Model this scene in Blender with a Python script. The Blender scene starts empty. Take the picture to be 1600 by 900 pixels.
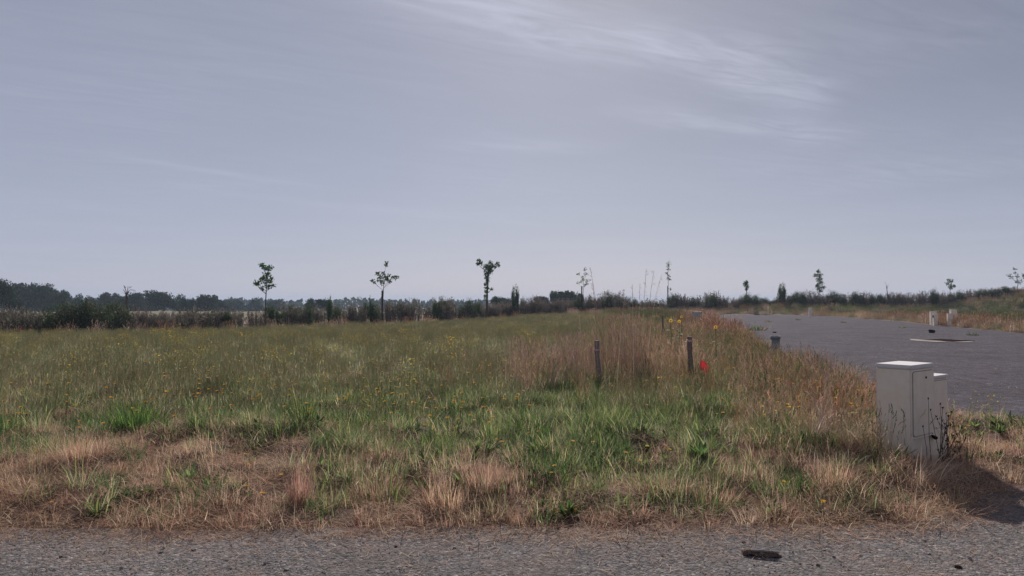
import bpy, math, random
import numpy as np
from mathutils import Vector, Matrix

R = math.radians
rnd = random.Random(7)
rs = np.random.RandomState(11)

# ------------------------------------------------------------------ camera, world, sun, exposure
scene = bpy.context.scene
col = scene.collection
EYE = 1.6
F = 1160.0 / 1600.0
HZ = 472.0
cam = bpy.data.cameras.new('camera')
cam.sensor_width = 36.0
cam.lens = 36.0 * F
cam.clip_start = 0.05
cam.clip_end = 9000
camo = bpy.data.objects.new('camera', cam)
camo.location = (0, 0, EYE)
camo.rotation_euler = (R(90) + math.atan(22 / 1160.0), 0, 0)
col.objects.link(camo)
scene.camera = camo

SUN_EL = R(30)
SUN_AZ = R(6)            # to the right of +Y
scene.view_settings.view_transform = 'Standard'
scene.view_settings.look = 'None'
scene.view_settings.gamma = 1
scene.view_settings.exposure = 0.3
scene.cycles.use_denoising = True
scene.cycles.denoiser = 'OPENIMAGEDENOISE'
scene.cycles.denoising_input_passes = 'RGB_ALBEDO_NORMAL'
scene.cycles.max_bounces = 6
scene.cycles.diffuse_bounces = 3
scene.cycles.transmission_bounces = 3
scene.cycles.transparent_max_bounces = 4
scene.cycles.volume_bounces = 0

w = bpy.data.worlds.new('World')
scene.world = w
w.use_nodes = True
nt = w.node_tree
nt.nodes.clear()


def N(nt, typ, **kw):
    n = nt.nodes.new(typ)
    for k, v in kw.items():
        if k.startswith('i_'):
            key = k[2:]
            n.inputs[int(key) if key.isdigit() else key].default_value = v
        else:
            setattr(n, k, v)
    return n


def math_node(nt, op, a, b=None, c=None, clamp=False):
    n = nt.nodes.new('ShaderNodeMath')
    n.operation = op
    n.use_clamp = clamp
    for i, v in enumerate((a, b, c)):
        if v is None:
            continue
        if isinstance(v, (int, float)):
            n.inputs[i].default_value = v
        else:
            nt.links.new(v, n.inputs[i])
    return n.outputs[0]


def build_world():
    L = nt.links.new
    M = lambda op, a, b=None, c=None, clamp=False: math_node(nt, op, a, b, c, clamp)
    sky = N(nt, 'ShaderNodeTexSky', sky_type='NISHITA')
    sky.sun_disc = False
    sky.sun_elevation = SUN_EL
    sky.sun_rotation = SUN_AZ
    sky.air_density = 1.0
    sky.dust_density = 0.6
    sky.ozone_density = 1.5
    tc = N(nt, 'ShaderNodeTexCoord')
    sep = N(nt, 'ShaderNodeSeparateXYZ')
    L(tc.outputs['Generated'], sep.inputs[0])
    x, y, z = sep.outputs
    zz = M('MAXIMUM', z, 0.015)
    u = M('DIVIDE', x, zz)
    v = M('DIVIDE', y, zz)
    comb = N(nt, 'ShaderNodeCombineXYZ')
    L(u, comb.inputs[0]); L(v, comb.inputs[1])
    # rotate cloud plane so streaks run along the main band (slope ~0.5)
    mp = N(nt, 'ShaderNodeMapping')
    mp.inputs['Rotation'].default_value = (0, 0, R(-29))
    L(comb.outputs[0], mp.inputs['Vector'])
    warp = N(nt, 'ShaderNodeTexNoise', i_Scale=1.6, i_Detail=4.0)
    L(mp.outputs[0], warp.inputs['Vector'])
    wv = M('MULTIPLY', M('SUBTRACT', warp.outputs['Fac'], 0.5), 0.55)
    vw = M('ADD', v, wv)
    # streaky fibres
    st = N(nt, 'ShaderNodeMapping')
    st.inputs['Scale'].default_value = (1.3, 5.5, 1)
    L(mp.outputs[0], st.inputs['Vector'])
    fib = N(nt, 'ShaderNodeTexNoise', i_Scale=1.5, i_Detail=6.0, i_Roughness=0.62, i_Distortion=0.7)
    L(st.outputs[0], fib.inputs['Vector'])
    fibr = N(nt, 'ShaderNodeMapRange')
    fibr.inputs['From Min'].default_value = 0.30
    fibr.inputs['From Max'].default_value = 0.75
    L(fib.outputs['Fac'], fibr.inputs['Value'])
    wide = N(nt, 'ShaderNodeTexNoise', i_Scale=0.42, i_Detail=3.0)
    L(mp.outputs[0], wide.inputs['Vector'])
    wider = N(nt, 'ShaderNodeMapRange')
    wider.inputs['From Min'].default_value = 0.35
    wider.inputs['From Max'].default_value = 0.7
    L(wide.outputs['Fac'], wider.inputs['Value'])

    def band(c0, c1, c2, wid, u0, u1, soft):
        f = M('ADD', M('ADD', M('MULTIPLY', u, c1), M('MULTIPLY', M('MULTIPLY', u, u), c2)), c0)
        d = M('DIVIDE', M('SUBTRACT', vw, f), wid)
        g = M('POWER', 2.718, M('MULTIPLY', M('MULTIPLY', d, d), -1.0))
        a = M('DIVIDE', M('SUBTRACT', u, u0 - soft), soft, None, True)
        b = M('DIVIDE', M('SUBTRACT', u1 + soft, u), soft, None, True)
        return M('MULTIPLY', g, M('MULTIPLY', a, b))
    b1 = M('MULTIPLY', band(2.54, 0.5, 0.18, 0.26, -0.2, 1.2, 0.55), 1.0)
    b2 = M('MULTIPLY', band(3.6, 0.45, 0.0, 0.22, 0.9, 1.7, 0.5), 0.7)
    b3 = M('MULTIPLY', band(4.7, 0.1, 0.0, 0.22, -0.1, 0.3, 0.5), 0.4)
    b4 = M('MULTIPLY', band(8.4, 1.2, 0.0, 0.16, -2.5, -1.9, 0.35), 0.26)
    b5 = M('MULTIPLY', band(9.3, 0.9, 0.0, 0.3, -2.2, 0.2, 0.9), 0.18)
    bands = M('ADD', M('ADD', M('ADD', b1, b2), M('ADD', b3, b4)), b5)
    bands = M('MULTIPLY', bands, M('ADD', M('MULTIPLY', fibr.outputs[0], 1.0), 0.18))
    thin = M('MULTIPLY', M('MULTIPLY', fibr.outputs[0], wider.outputs[0]), 0.34)
    cl = M('ADD', bands, thin, None, True)
    # hazy veil: an even milky layer, thicker towards the horizon
    horiz = M('POWER', M('SUBTRACT', 1.0, M('MAXIMUM', z, 0.0)), 3.5)
    veil = N(nt, 'ShaderNodeMix', data_type='RGBA')
    veil.inputs['A'].default_value = (2.06, 2.14, 2.72, 1)
    veil.inputs['B'].default_value = (3.25, 3.45, 4.6, 1)
    L(horiz, veil.inputs['Factor'])
    # thinner veil towards the right where deeper sky shows
    side = M('MULTIPLY', M('MAXIMUM', M('SUBTRACT', M('MULTIPLY', x, 1.0), 0.02), 0.0), 0.55)
    side = M('MULTIPLY', side, M('MULTIPLY', M('MAXIMUM', z, 0.0), 3.3, None, True))
    dim = M('SUBTRACT', 1.0, side)
    vsc = N(nt, 'ShaderNodeVectorMath', operation='SCALE')
    L(veil.outputs['Result'], vsc.inputs[0]); L(dim, vsc.inputs['Scale'])
    mix = N(nt, 'ShaderNodeMix', data_type='RGBA')
    mix.inputs['Factor'].default_value = 0.9
    L(sky.outputs[0], mix.inputs['A'])
    L(vsc.outputs[0], mix.inputs['B'])
    mix2 = N(nt, 'ShaderNodeMix', data_type='RGBA')
    mix2.inputs['B'].default_value = (5.6, 5.8, 6.9, 1)
    L(mix.outputs['Result'], mix2.inputs['A'])
    L(M('MULTIPLY', cl, 0.43), mix2.inputs['Factor'])
    bg = N(nt, 'ShaderNodeBackground', i_Strength=0.10)
    L(mix2.outputs['Result'], bg.inputs['Color'])
    out = N(nt, 'ShaderNodeOutputWorld')
    L(bg.outputs[0], out.inputs[0])


build_world()

sl = bpy.data.lights.new('sun', 'SUN')
sl.energy = 4.8
sl.angle = R(0.6)
sl.color = (1.0, 0.92, 0.84)
so = bpy.data.objects.new('sun', sl)
sd = Vector((math.sin(SUN_AZ) * math.cos(SUN_EL), math.cos(SUN_AZ) * math.cos(SUN_EL), math.sin(SUN_EL)))
so.rotation_euler = sd.to_track_quat('Z', 'Y').to_euler()
so.location = (0, 0, 30)
col.objects.link(so)


# ------------------------------------------------------------------ helpers
def tag(o, label=None, cat=None, group=None, kind=None):
    if label: o['label'] = label
    if cat: o['category'] = cat
    if group: o['group'] = group
    if kind: o['kind'] = kind
    return o


def empty(name, loc, rz=0.0, label=None, cat=None, group=None):
    o = bpy.data.objects.new(name, None)
    o.location = loc
    o.rotation_euler = (0, 0, rz)
    o.empty_display_size = 0.1
    col.objects.link(o)
    return tag(o, label, cat, group)


def copy_tree(o, parent=None):
    c = o.copy()
    col.objects.link(c)
    c.parent = parent
    for ch in list(o.children):
        copy_tree(ch, c)
    return c


def at(px, py, d):
    """a pixel of the photograph at depth d -> world point"""
    return Vector(((px - 800) / 1160.0 * d, d, EYE + (HZ - py) / 1160.0 * d))


def vnoise(x, y, s, seed=0):
    x = np.asarray(x, float) / s + seed * 17.13
    y = np.asarray(y, float) / s + seed * 9.71
    xi = np.floor(x); yi = np.floor(y)
    fx = x - xi; fy = y - yi
    fx = fx * fx * (3 - 2 * fx); fy = fy * fy * (3 - 2 * fy)

    def h(a, b):
        t = np.sin(a * 127.1 + b * 311.7 + seed * 74.7) * 43758.5453
        return t - np.floor(t)
    return (h(xi, yi) * (1 - fx) + h(xi + 1, yi) * fx) * (1 - fy) + (h(xi, yi + 1) * (1 - fx) + h(xi + 1, yi + 1) * fx) * fy


def sstep(a, b, x):
    t = np.clip((np.asarray(x, float) - a) / (b - a), 0, 1)
    return t * t * (3 - 2 * t)


HEDGE = [(-60, -5), (-40, 20), (-27, 39), (-13, 60), (0, 80), (18, 97), (36, 101), (56, 95), (76, 84), (120, 60)]
LOT = [(6.25, 10.2), (6.05, 12.5), (6.3, 16), (8.2, 24), (10.4, 33), (13, 46), (17.5, 66), (24, 88), (27, 94), (35, 90), (36, 83),
       (31.5, 60), (29, 51), (26.5, 40), (25.5, 34), (27, 27), (33, 20), (45, 14), (45, 8.5), (20, 8.6), (10, 8.9), (7.2, 9.3)]


def seg_dist(x, y, pts, closed=False):
    x = np.asarray(x, float); y = np.asarray(y, float)
    best = np.full(np.broadcast(x, y).shape, 1e9)
    n = len(pts)
    for i in range(n if closed else n - 1):
        ax, ay = pts[i]; bx, by = pts[(i + 1) % n]
        dx, dy = bx - ax, by - ay
        t = np.clip(((x - ax) * dx + (y - ay) * dy) / (dx * dx + dy * dy), 0, 1)
        best = np.minimum(best, np.hypot(x - ax - t * dx, y - ay - t * dy))
    return best


def inside(x, y, pts):
    x = np.asarray(x, float); y = np.asarray(y, float)
    c = np.zeros(np.broadcast(x, y).shape, bool)
    n = len(pts)
    for i in range(n):
        ax, ay = pts[i]; bx, by = pts[(i + 1) % n]
        cond = (ay > y) != (by > y)
        xx = (bx - ax) * (y - ay) / ((by - ay) if by != ay else 1e-9) + ax
        c ^= cond & (x < xx)
    return c


def lot_sd(x, y):
    """signed distance to the gravel lot, negative inside"""
    d = seg_dist(x, y, LOT, True)
    return np.where(inside(x, y, LOT), -d, d)


RX = [-400, -12, -3, 2.4, 3.0, 3.5, 3.9, 4.3, 5.0, 9.0, 14, 400]
RY = [5.25, 5.25, 5.28, 5.3, 5.42, 5.75, 6.2, 6.5, 6.65, 6.8, 7.1, 7.1]


def road_edge(x):
    x = np.asarray(x, float)
    return np.interp(x, RX, RY) + (vnoise(x, x * 0, 0.9, 3) - 0.5) * 0.16 + (vnoise(x, x * 0, 0.22, 5) - 0.5) * 0.07


def height(x, y):
    x = np.asarray(x, float); y = np.asarray(y, float)
    z = np.zeros(np.broadcast(x, y).shape)
    e = y - road_edge(x)
    ld = lot_sd(x, y)
    dry = np.minimum(e, ld)                   # distance into planted ground
    k = sstep(0.0, 0.9, dry)
    lumps = (vnoise(x, y, 1.1, 1) - 0.4) * 0.16 + (vnoise(x, y, 0.36, 2) - 0.5) * 0.16 + (vnoise(x, y, 0.12, 6) - 0.5) * 0.03
    z = z + k * (0.07 + lumps * (1 - 0.5 * sstep(14, 25, y)))
    z = z + 0.12 * np.exp(-(((x - 2.6) / 1.1) ** 2 + ((y - 8.1) / 1.0) ** 2)) * k
    z = z + 0.10 * np.exp(-(((x + 3) / 3.5) ** 2 + ((y - 8.3) / 0.9) ** 2)) * k
    # flat pad under the meter box
    pad = np.exp(-(((x - 4.05) / 0.6) ** 4 + ((y - 7.4) / 0.5) ** 4))
    z = z * (1 - pad)
    z = z + 0.17 * np.exp(-(((x - 3.2) / 0.5) ** 2 + ((y - 7.3) / 0.55) ** 2))
    z = np.where(dry < 0, -0.035, z - 0.035 * (1 - sstep(0, 0.12, dry)))
    # slow swells of the field
    far = sstep(20, 50, y)
    z = z + far * k * (vnoise(x, y, 26, 4) - 0.5) * 0.3
    # bank along the hedge, higher to the right
    hd = seg_dist(x, y, HEDGE)
    hb = 0.75 * sstep(2, 38, x) + 2.1 * sstep(52, 66, x)
    z = z + hb * (1 - sstep(1.5, 11, hd)) * sstep(0.0, 6, dry) * (y > 15)
    z = z - 0.28 * sstep(22, 44, y) * sstep(8, -8, x) * sstep(95, 80, y)
    # land beyond falls away
    r = np.hypot(x, y)
    z = z - 4.0 * sstep(115, 330, r) * (y > -1e9)
    return z


def H(x, y):
    return float(height(np.array([x]), np.array([y]))[0])


def new_mesh(name, verts, faces, mat=None, colors=None, smooth=False):
    me = bpy.data.meshes.new(name)
    me.from_pydata([tuple(v) for v in verts], [], faces)
    if colors is not None:
        a = me.attributes.new('tint', 'FLOAT_COLOR', 'FACE')
        buf = np.ones((len(faces), 4), np.float32)
        buf[:, :3] = np.asarray(colors, np.float32)[:, :3]
        a.data.foreach_set('color', buf.ravel())
    if mat: me.materials.append(mat)
    if smooth:
        me.polygons.foreach_set('use_smooth', [True] * len(me.polygons))
    me.update()
    return me


def obj(name, me, parent=None, loc=None):
    o = bpy.data.objects.new(name, me)
    col.objects.link(o)
    if parent is not None: o.parent = parent
    if loc is not None: o.location = loc
    return o


# ------------------------------------------------------------------ materials
def mat_new(name):
    m = bpy.data.materials.new(name)
    m.use_nodes = True
    m.node_tree.nodes.clear()
    return m, m.node_tree


def mat_leaf(name, trans=0.45, rough=0.6, var=0.35, gain=1.0):
    """foliage and grass: colour from each blade, random shade per plant, light passes through"""
    m, t = mat_new(name)
    L = t.links.new
    at_ = N(t, 'ShaderNodeAttribute', attribute_name='tint')
    oi = N(t, 'ShaderNodeObjectInfo')
    hs = N(t, 'ShaderNodeHueSaturation')
    L(at_.outputs['Color'], hs.inputs['Color'])
    L(math_node(t, 'MULTIPLY_ADD', oi.outputs['Random'], var, gain * (1 - var / 2)), hs.inputs['Value'])
    L(math_node(t, 'MULTIPLY_ADD', oi.outputs['Random'], 0.02, 0.49), hs.inputs['Hue'])
    p = N(t, 'ShaderNodeBsdfPrincipled', i_Roughness=rough)
    p.inputs['Specular IOR Level'].default_value = 0.05
    L(hs.outputs[0], p.inputs['Base Color'])
    tr = N(t, 'ShaderNodeBsdfTranslucent')
    L(hs.outputs[0], tr.inputs['Color'])
    mx = N(t, 'ShaderNodeMixShader', i_0=trans)
    L(p.outputs[0], mx.inputs[1]); L(tr.outputs[0], mx.inputs[2])
    o = N(t, 'ShaderNodeOutputMaterial')
    L(mx.outputs[0], o.inputs[0])
    return m


def mat_solid(name, c, rough=0.7, noise=0.25, scale=12.0, bump=0.0, c2=None, bscale=None, metal=0.0):
    m, t = mat_new(name)
    L = t.links.new
    tc = N(t, 'ShaderNodeTexCoord')
    nz = N(t, 'ShaderNodeTexNoise', i_Scale=scale, i_Detail=6.0, i_Roughness=0.65)
    L(tc.outputs['Object'], nz.inputs['Vector'])
    mx = N(t, 'ShaderNodeMix', data_type='RGBA')
    c2 = c2 or tuple(v * (1 - noise) for v in c)
    mx.inputs['A'].default_value = (*c, 1)
    mx.inputs['B'].default_value = (*c2, 1)
    mr = N(t, 'ShaderNodeMapRange')
    mr.inputs['From Min'].default_value = 0.35; mr.inputs['From Max'].default_value = 0.65
    L(nz.outputs['Fac'], mr.inputs['Value'])
    L(mr.outputs[0], mx.inputs['Factor'])
    p = N(t, 'ShaderNodeBsdfPrincipled', i_Roughness=rough, i_Metallic=metal)
    p.inputs['Specular IOR Level'].default_value = 0.3 if max(c) > .15 else 0.0
    L(mx.outputs['Result'], p.inputs['Base Color'])
    if bump:
        n2 = N(t, 'ShaderNodeTexNoise', i_Scale=bscale or scale * 4, i_Detail=5.0)
        L(tc.outputs['Object'], n2.inputs['Vector'])
        b = N(t, 'ShaderNodeBump', i_Strength=bump, i_Distance=0.01)
        L(n2.outputs['Fac'], b.inputs['Height'])
        L(b.outputs[0], p.inputs['Normal'])
    o = N(t, 'ShaderNodeOutputMaterial')
    L(p.outputs[0], o.inputs[0])
    return m


def mat_chipseal(name, tone, cool=1.0, gs=16.0, gc=1.0):
    m, t = mat_new(name)
    L = t.links.new
    tc = N(t, 'ShaderNodeTexCoord')
    vo = N(t, 'ShaderNodeTexVoronoi', i_Scale=75.0, feature='F1')
    L(tc.outputs['Object'], vo.inputs['Vector'])
    v2 = N(t, 'ShaderNodeTexVoronoi', i_Scale=33.0, feature='F1')
    L(tc.outputs['Object'], v2.inputs['Vector'])
    sp = N(t, 'ShaderNodeSeparateColor')
    L(vo.outputs['Color'], sp.inputs[0])
    sp2 = N(t, 'ShaderNodeSeparateColor')
    L(v2.outputs['Color'], sp2.inputs[0])
    cr = N(t, 'ShaderNodeValToRGB')
    els = cr.color_ramp.elements
    els[0].position = 0.0; els[0].color = (tone * .30, tone * .29, tone * .31 * cool, 1)
    els[1].position = 1.0; els[1].color = (tone * 2.1, tone * 1.95, tone * 1.85 * cool, 1)
    e = els.new(0.35); e.color = (tone * .72, tone * .68, tone * .68 * cool, 1)
    e = els.new(0.8); e.color = (tone * 1.2, tone * 1.08, tone * 1.08 * cool, 1)
    L(math_node(t, 'ADD', math_node(t, 'MULTIPLY', sp.outputs[0], 0.6), math_node(t, 'MULTIPLY', sp2.outputs[1], 0.4)), cr.inputs[0])
    # large stains and worn bands
    nz = N(t, 'ShaderNodeTexNoise', i_Scale=0.5, i_Detail=7.0, i_Roughness=0.62)
    L(tc.outputs['Object'], nz.inputs['Vector'])
    mr = N(t, 'ShaderNodeMapRange')
    mr.inputs['From Min'].default_value = 0.3; mr.inputs['From Max'].default_value = 0.7
    mr.inputs['To Min'].default_value = 0.78; mr.inputs['To Max'].default_value = 1.2
    L(nz.outputs['Fac'], mr.inputs['Value'])
    sc = N(t, 'ShaderNodeVectorMath', operation='SCALE')
    L(cr.outputs[0], sc.inputs[0]); L(mr.outputs[0], sc.inputs['Scale'])
    n4 = N(t, 'ShaderNodeTexNoise', i_Scale=gs, i_Detail=10.0, i_Roughness=0.9)
    L(tc.outputs['Object'], n4.inputs['Vector'])
    m4 = N(t, 'ShaderNodeMapRange')
    m4.inputs['From Min'].default_value = 0.40; m4.inputs['From Max'].default_value = 0.60
    m4.inputs['To Min'].default_value = 1 - .42 * gc; m4.inputs['To Max'].default_value = 1 + .45 * gc
    L(n4.outputs['Fac'], m4.inputs['Value'])
    sc0 = sc
    sc = N(t, 'ShaderNodeVectorMath', operation='SCALE')
    L(sc0.outputs[0], sc.inputs[0]); L(m4.outputs[0], sc.inputs['Scale'])
    # dusty brown in patches
    n3 = N(t, 'ShaderNodeTexNoise', i_Scale=1.7, i_Detail=5.0)
    L(tc.outputs['Object'], n3.inputs['Vector'])
    m3 = N(t, 'ShaderNodeMapRange')
    m3.inputs['From Min'].default_value = 0.5; m3.inputs['From Max'].default_value = 0.75
    m3.inputs['To Max'].default_value = 0.45
    L(n3.outputs['Fac'], m3.inputs['Value'])
    mx = N(t, 'ShaderNodeMix', data_type='RGBA')
    L(m3.outputs[0], mx.inputs['Factor'])
    L(sc.outputs[0], mx.inputs['A'])
    mx.inputs['B'].default_value = (tone * 1.15, tone * 0.88, tone * 0.72, 1)
    p = N(t, 'ShaderNodeBsdfPrincipled', i_Roughness=0.95)
    p.inputs['Specular IOR Level'].default_value = 0.02
    L(mx.outputs['Result'], p.inputs['Base Color'])
    b = N(t, 'ShaderNodeBump', i_Strength=1.0, i_Distance=0.006)
    L(math_node(t, 'ADD', math_node(t, 'SUBTRACT', 1.0, vo.outputs['Distance']), math_node(t, 'MULTIPLY', math_node(t, 'SUBTRACT', 1.0, v2.outputs['Distance']), 1.2)), b.inputs['Height'])
    L(b.outputs[0], p.inputs['Normal'])
    o = N(t, 'ShaderNodeOutputMaterial')
    L(p.outputs[0], o.inputs[0])
    return m


def mat_ground():
    m, t = mat_new('soil_and_thatch')
    L = t.links.new
    tc = N(t, 'ShaderNodeTexCoord')
    n1 = N(t, 'ShaderNodeTexNoise', i_Scale=0.9, i_Detail=8.0, i_Roughness=0.7)
    L(tc.outputs['Object'], n1.inputs['Vector'])
    n2 = N(t, 'ShaderNodeTexNoise', i_Scale=38.0, i_Detail=6.0, i_Roughness=0.75)
    L(tc.outputs['Object'], n2.inputs['Vector'])
    a = N(t, 'ShaderNodeMix', data_type='RGBA')
    a.inputs['A'].default_value = (0.060, 0.042, 0.036, 1)
    a.inputs['B'].default_value = (0.19, 0.13, 0.10, 1)
    mr = N(t, 'ShaderNodeMapRange')
    mr.inputs['From Min'].default_value = 0.35; mr.inputs['From Max'].default_value = 0.68
    L(n2.outputs['Fac'], mr.inputs['Value'])
    L(mr.outputs[0], a.inputs['Factor'])
    # field ground beyond the verge is greener
    at_ = N(t, 'ShaderNodeAttribute', attribute_name='meadow')
    g = N(t, 'ShaderNodeMix', data_type='RGBA')
    L(a.outputs['Result'], g.inputs['A'])
    g2 = N(t, 'ShaderNodeMix', data_type='RGBA')
    g2.inputs['A'].default_value = (0.12, 0.125, 0.075, 1)
    g2.inputs['B'].default_value = (0.19, 0.16, 0.11, 1)
    L(n1.outputs['Fac'], g2.inputs['Factor'])
    L(g2.outputs['Result'], g.inputs['B'])
    L(at_.outputs['Fac'], g.inputs['Factor'])
    p = N(t, 'ShaderNodeBsdfPrincipled', i_Roughness=0.95)
    p.inputs['Specular IOR Level'].default_value = 0.1
    L(g.outputs['Result'], p.inputs['Base Color'])
    b = N(t, 'ShaderNodeBump', i_Strength=0.9, i_Distance=0.03)
    L(n2.outputs['Fac'], b.inputs['Height'])
    L(b.outputs[0], p.inputs['Normal'])
    o = N(t, 'ShaderNodeOutputMaterial')
    L(p.outputs[0], o.inputs[0])
    return m


M_GRASS = mat_leaf('grass_blades', 0.5, 0.6, 0.35)
M_DRY = mat_leaf('dry_grass_blades', 0.48, 0.7, 0.3)
M_LEAF = mat_leaf('leaves', 0.30, 0.55, 0.25)
M_FARLEAF = mat_leaf('far_leaves', 0.15, 0.7, 0.3)
M_PETAL = mat_leaf('petals', 0.35, 0.6, 0.2)
M_ROAD = mat_chipseal('chipseal_road', 0.150, 1.0, 30.0, 1.2)
M_LOT = mat_chipseal('grey_gravel_surface', 0.094, 1.20, 3.2, 1.0)
M_GROUND = mat_ground()
M_STONE = mat_solid('loose_chips', (0.25, 0.225, 0.22), 0.8, 0.5, 3.0)
M_BARK = mat_solid('bark', (0.13, 0.10, 0.085), 0.9, 0.4, 30.0, 0.5)
M_DARKBARK = mat_solid('dark_bark', (0.07, 0.055, 0.045), 0.9, 0.4, 60.0, 0.8)
M_BOX = mat_solid('cream_polyester', (0.74, 0.665, 0.575), 0.6, 0.10, 5.0, 0.03, (0.66, 0.57, 0.47))
M_BOXTOP = mat_solid('cream_polyester_lid', (0.60, 0.57, 0.57), 0.45, 0.08, 9.0, 0.05)
M_SEAM = mat_solid('dark_seam', (0.055, 0.045, 0.04), 0.8, 0.3, 20.0)
M_BLACK = mat_solid('black_plastic', (0.012, 0.012, 0.014), 0.5, 0.3, 20.0)
M_PIPE = mat_solid('grey_plastic', (0.17, 0.19, 0.195), 0.5, 0.2, 9.0)
M_PALE = mat_solid('pale_concrete', (0.21, 0.18, 0.165), 0.85, 0.25, 9.0, 0.4)
M_RUST = mat_solid('rusty_iron', (0.04, 0.026, 0.024), 0.75, 0.4, 14.0, 0.3)
M_WOOD = mat_solid('weathered_wood', (0.26, 0.23, 0.22), 0.9, 0.45, 22.0, 0.5)
M_BROWNWOOD = mat_solid('brown_wood', (0.22, 0.175, 0.16), 0.9, 0.5, 35.0, 0.5)
M_CURL = mat_solid('curled_bark', (0.17, 0.11, 0.085), 0.9, 0.6, 70.0, 0.8)
M_GREYBOX = mat_solid('grey_box', (0.36, 0.36, 0.37), 0.7, 0.2, 9.0)
M_TAPE = mat_solid('pale_pink_tape', (0.55, 0.33, 0.33), 0.6, 0.2, 20.0)
M_RED = mat_leaf('red_plastic_film', 0.45, 0.6, 0.0)
M_WHITE = mat_solid('white_rock', (0.62, 0.60, 0.58), 0.8, 0.25, 6.0, 0.3)

# ------------------------------------------------------------------ ground and paved surfaces
def lattice(neg, fine, step, ratio, top):
    a = [0.0]
    while a[-1] < fine: a.append(a[-1] + step)
    s = step
    while a[-1] < top:
        s *= ratio
        a.append(a[-1] + s)
    return a


def grid_mesh(name, xs, ys, zf, mat, attr=None):
    X, Y = np.meshgrid(xs, ys)
    Z = zf(X, Y)
    nx, ny = len(xs), len(ys)
    v = np.stack([X.ravel(), Y.ravel(), Z.ravel()], 1)
    i = np.arange((ny - 1) * (nx - 1))
    r, c = i // (nx - 1), i % (nx - 1)
    a = r * nx + c
    f = np.stack([a, a + 1, a + nx + 1, a + nx], 1)
    me = bpy.data.meshes.new(name)
    me.vertices.add(len(v)); me.vertices.foreach_set('co', v.ravel().astype(np.float32))
    me.loops.add(f.size); me.loops.foreach_set('vertex_index', f.ravel().astype(np.int32))
    me.polygons.add(len(f))
    me.polygons.foreach_set('loop_start', (np.arange(len(f)) * 4).astype(np.int32))
    me.polygons.foreach_set('loop_total', np.full(len(f), 4, np.int32))
    me.polygons.foreach_set('use_smooth', np.ones(len(f), bool))
    if attr is not None:
        at_ = me.attributes.new(attr[0], 'FLOAT', 'POINT')
        at_.data.foreach_set('value', attr[1](X, Y).ravel().astype(np.float32))
    me.materials.append(mat)
    me.update(); me.validate()
    return me


half = lattice(0, 9.0, 0.09, 1.045, 2100)
xs = np.array(sorted(set([-a for a in half] + half)))
ys = np.array([-400, -120, -40, -15, -5, 0, 2.5, 4.4] + [5.0 + a for a in lattice(0, 9.0, 0.09, 1.035, 2100)])


def meadow_amount(x, y):
    return sstep(8.5, 11.5, y + (vnoise(x, y, 1.3, 8) - 0.5) * 2) * (1 - 0.7 * sstep(0.4, 1.0, vnoise(x, y, 5.0, 9)) ) * (1 - sstep(4.5, 1.0, lot_sd(x, y)))


gm = grid_mesh('ground', xs, ys, height, M_GROUND, ('meadow', meadow_amount))
tag(obj('ground', gm), 'brown soil and thatch of the open field', None, None, 'structure')


def road_sheet():
    rx = np.concatenate([np.linspace(-400, -14, 12), np.arange(-13, 14, 0.12), np.linspace(15, 400, 12)])
    tt = np.linspace(0, 1, 26)
    verts, faces = [], []
    for x in rx:
        e = float(road_edge(np.array([x]))[0])
        for k in tt:
            y = -9 + (e + 0.02 + 9) * k ** 0.6
            verts.append((x, y, 0.0))
    n = len(tt)
    for i in range(len(rx) - 1):
        for j in range(n - 1):
            a = i * n + j
            faces.append((a, a + n, a + n + 1, a + 1))
    return new_mesh('road', verts, faces, M_ROAD)


tag(obj('road', road_sheet()), 'grey chipseal road along the verge', None, None, 'structure')


def lot_sheet():
    import bmesh
    bm = bmesh.new()
    pts = []
    n = len(LOT)
    for i in range(n):
        a, b = Vector((*LOT[i], 0)), Vector((*LOT[(i + 1) % n], 0))
        k = max(1, int((b - a).length / 0.35))
        for j in range(k):
            p = a.lerp(b, j / k)
            q = (float(vnoise(p.x, p.y, 0.8, 21)) - 0.5) * 0.35
            nrm = Vector((b.y - a.y, a.x - b.x, 0)).normalized()
            pts.append(p + nrm * q)
    vs = [bm.verts.new((p.x, p.y, 0.0)) for p in pts]
    bm.faces.new(vs)
    bmesh.ops.triangulate(bm, faces=bm.faces[:])
    me = bpy.data.meshes.new('gravel_lot')
    bm.normal_update()
    for f in bm.faces:
        if f.normal.z < 0: f.normal_flip()
    bm.to_mesh(me); bm.free()
    me.materials.append(M_LOT)
    return me


tag(obj('gravel_pavement', lot_sheet()), 'grey gravel turning area beyond the meter box', None, None, 'structure')


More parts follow.
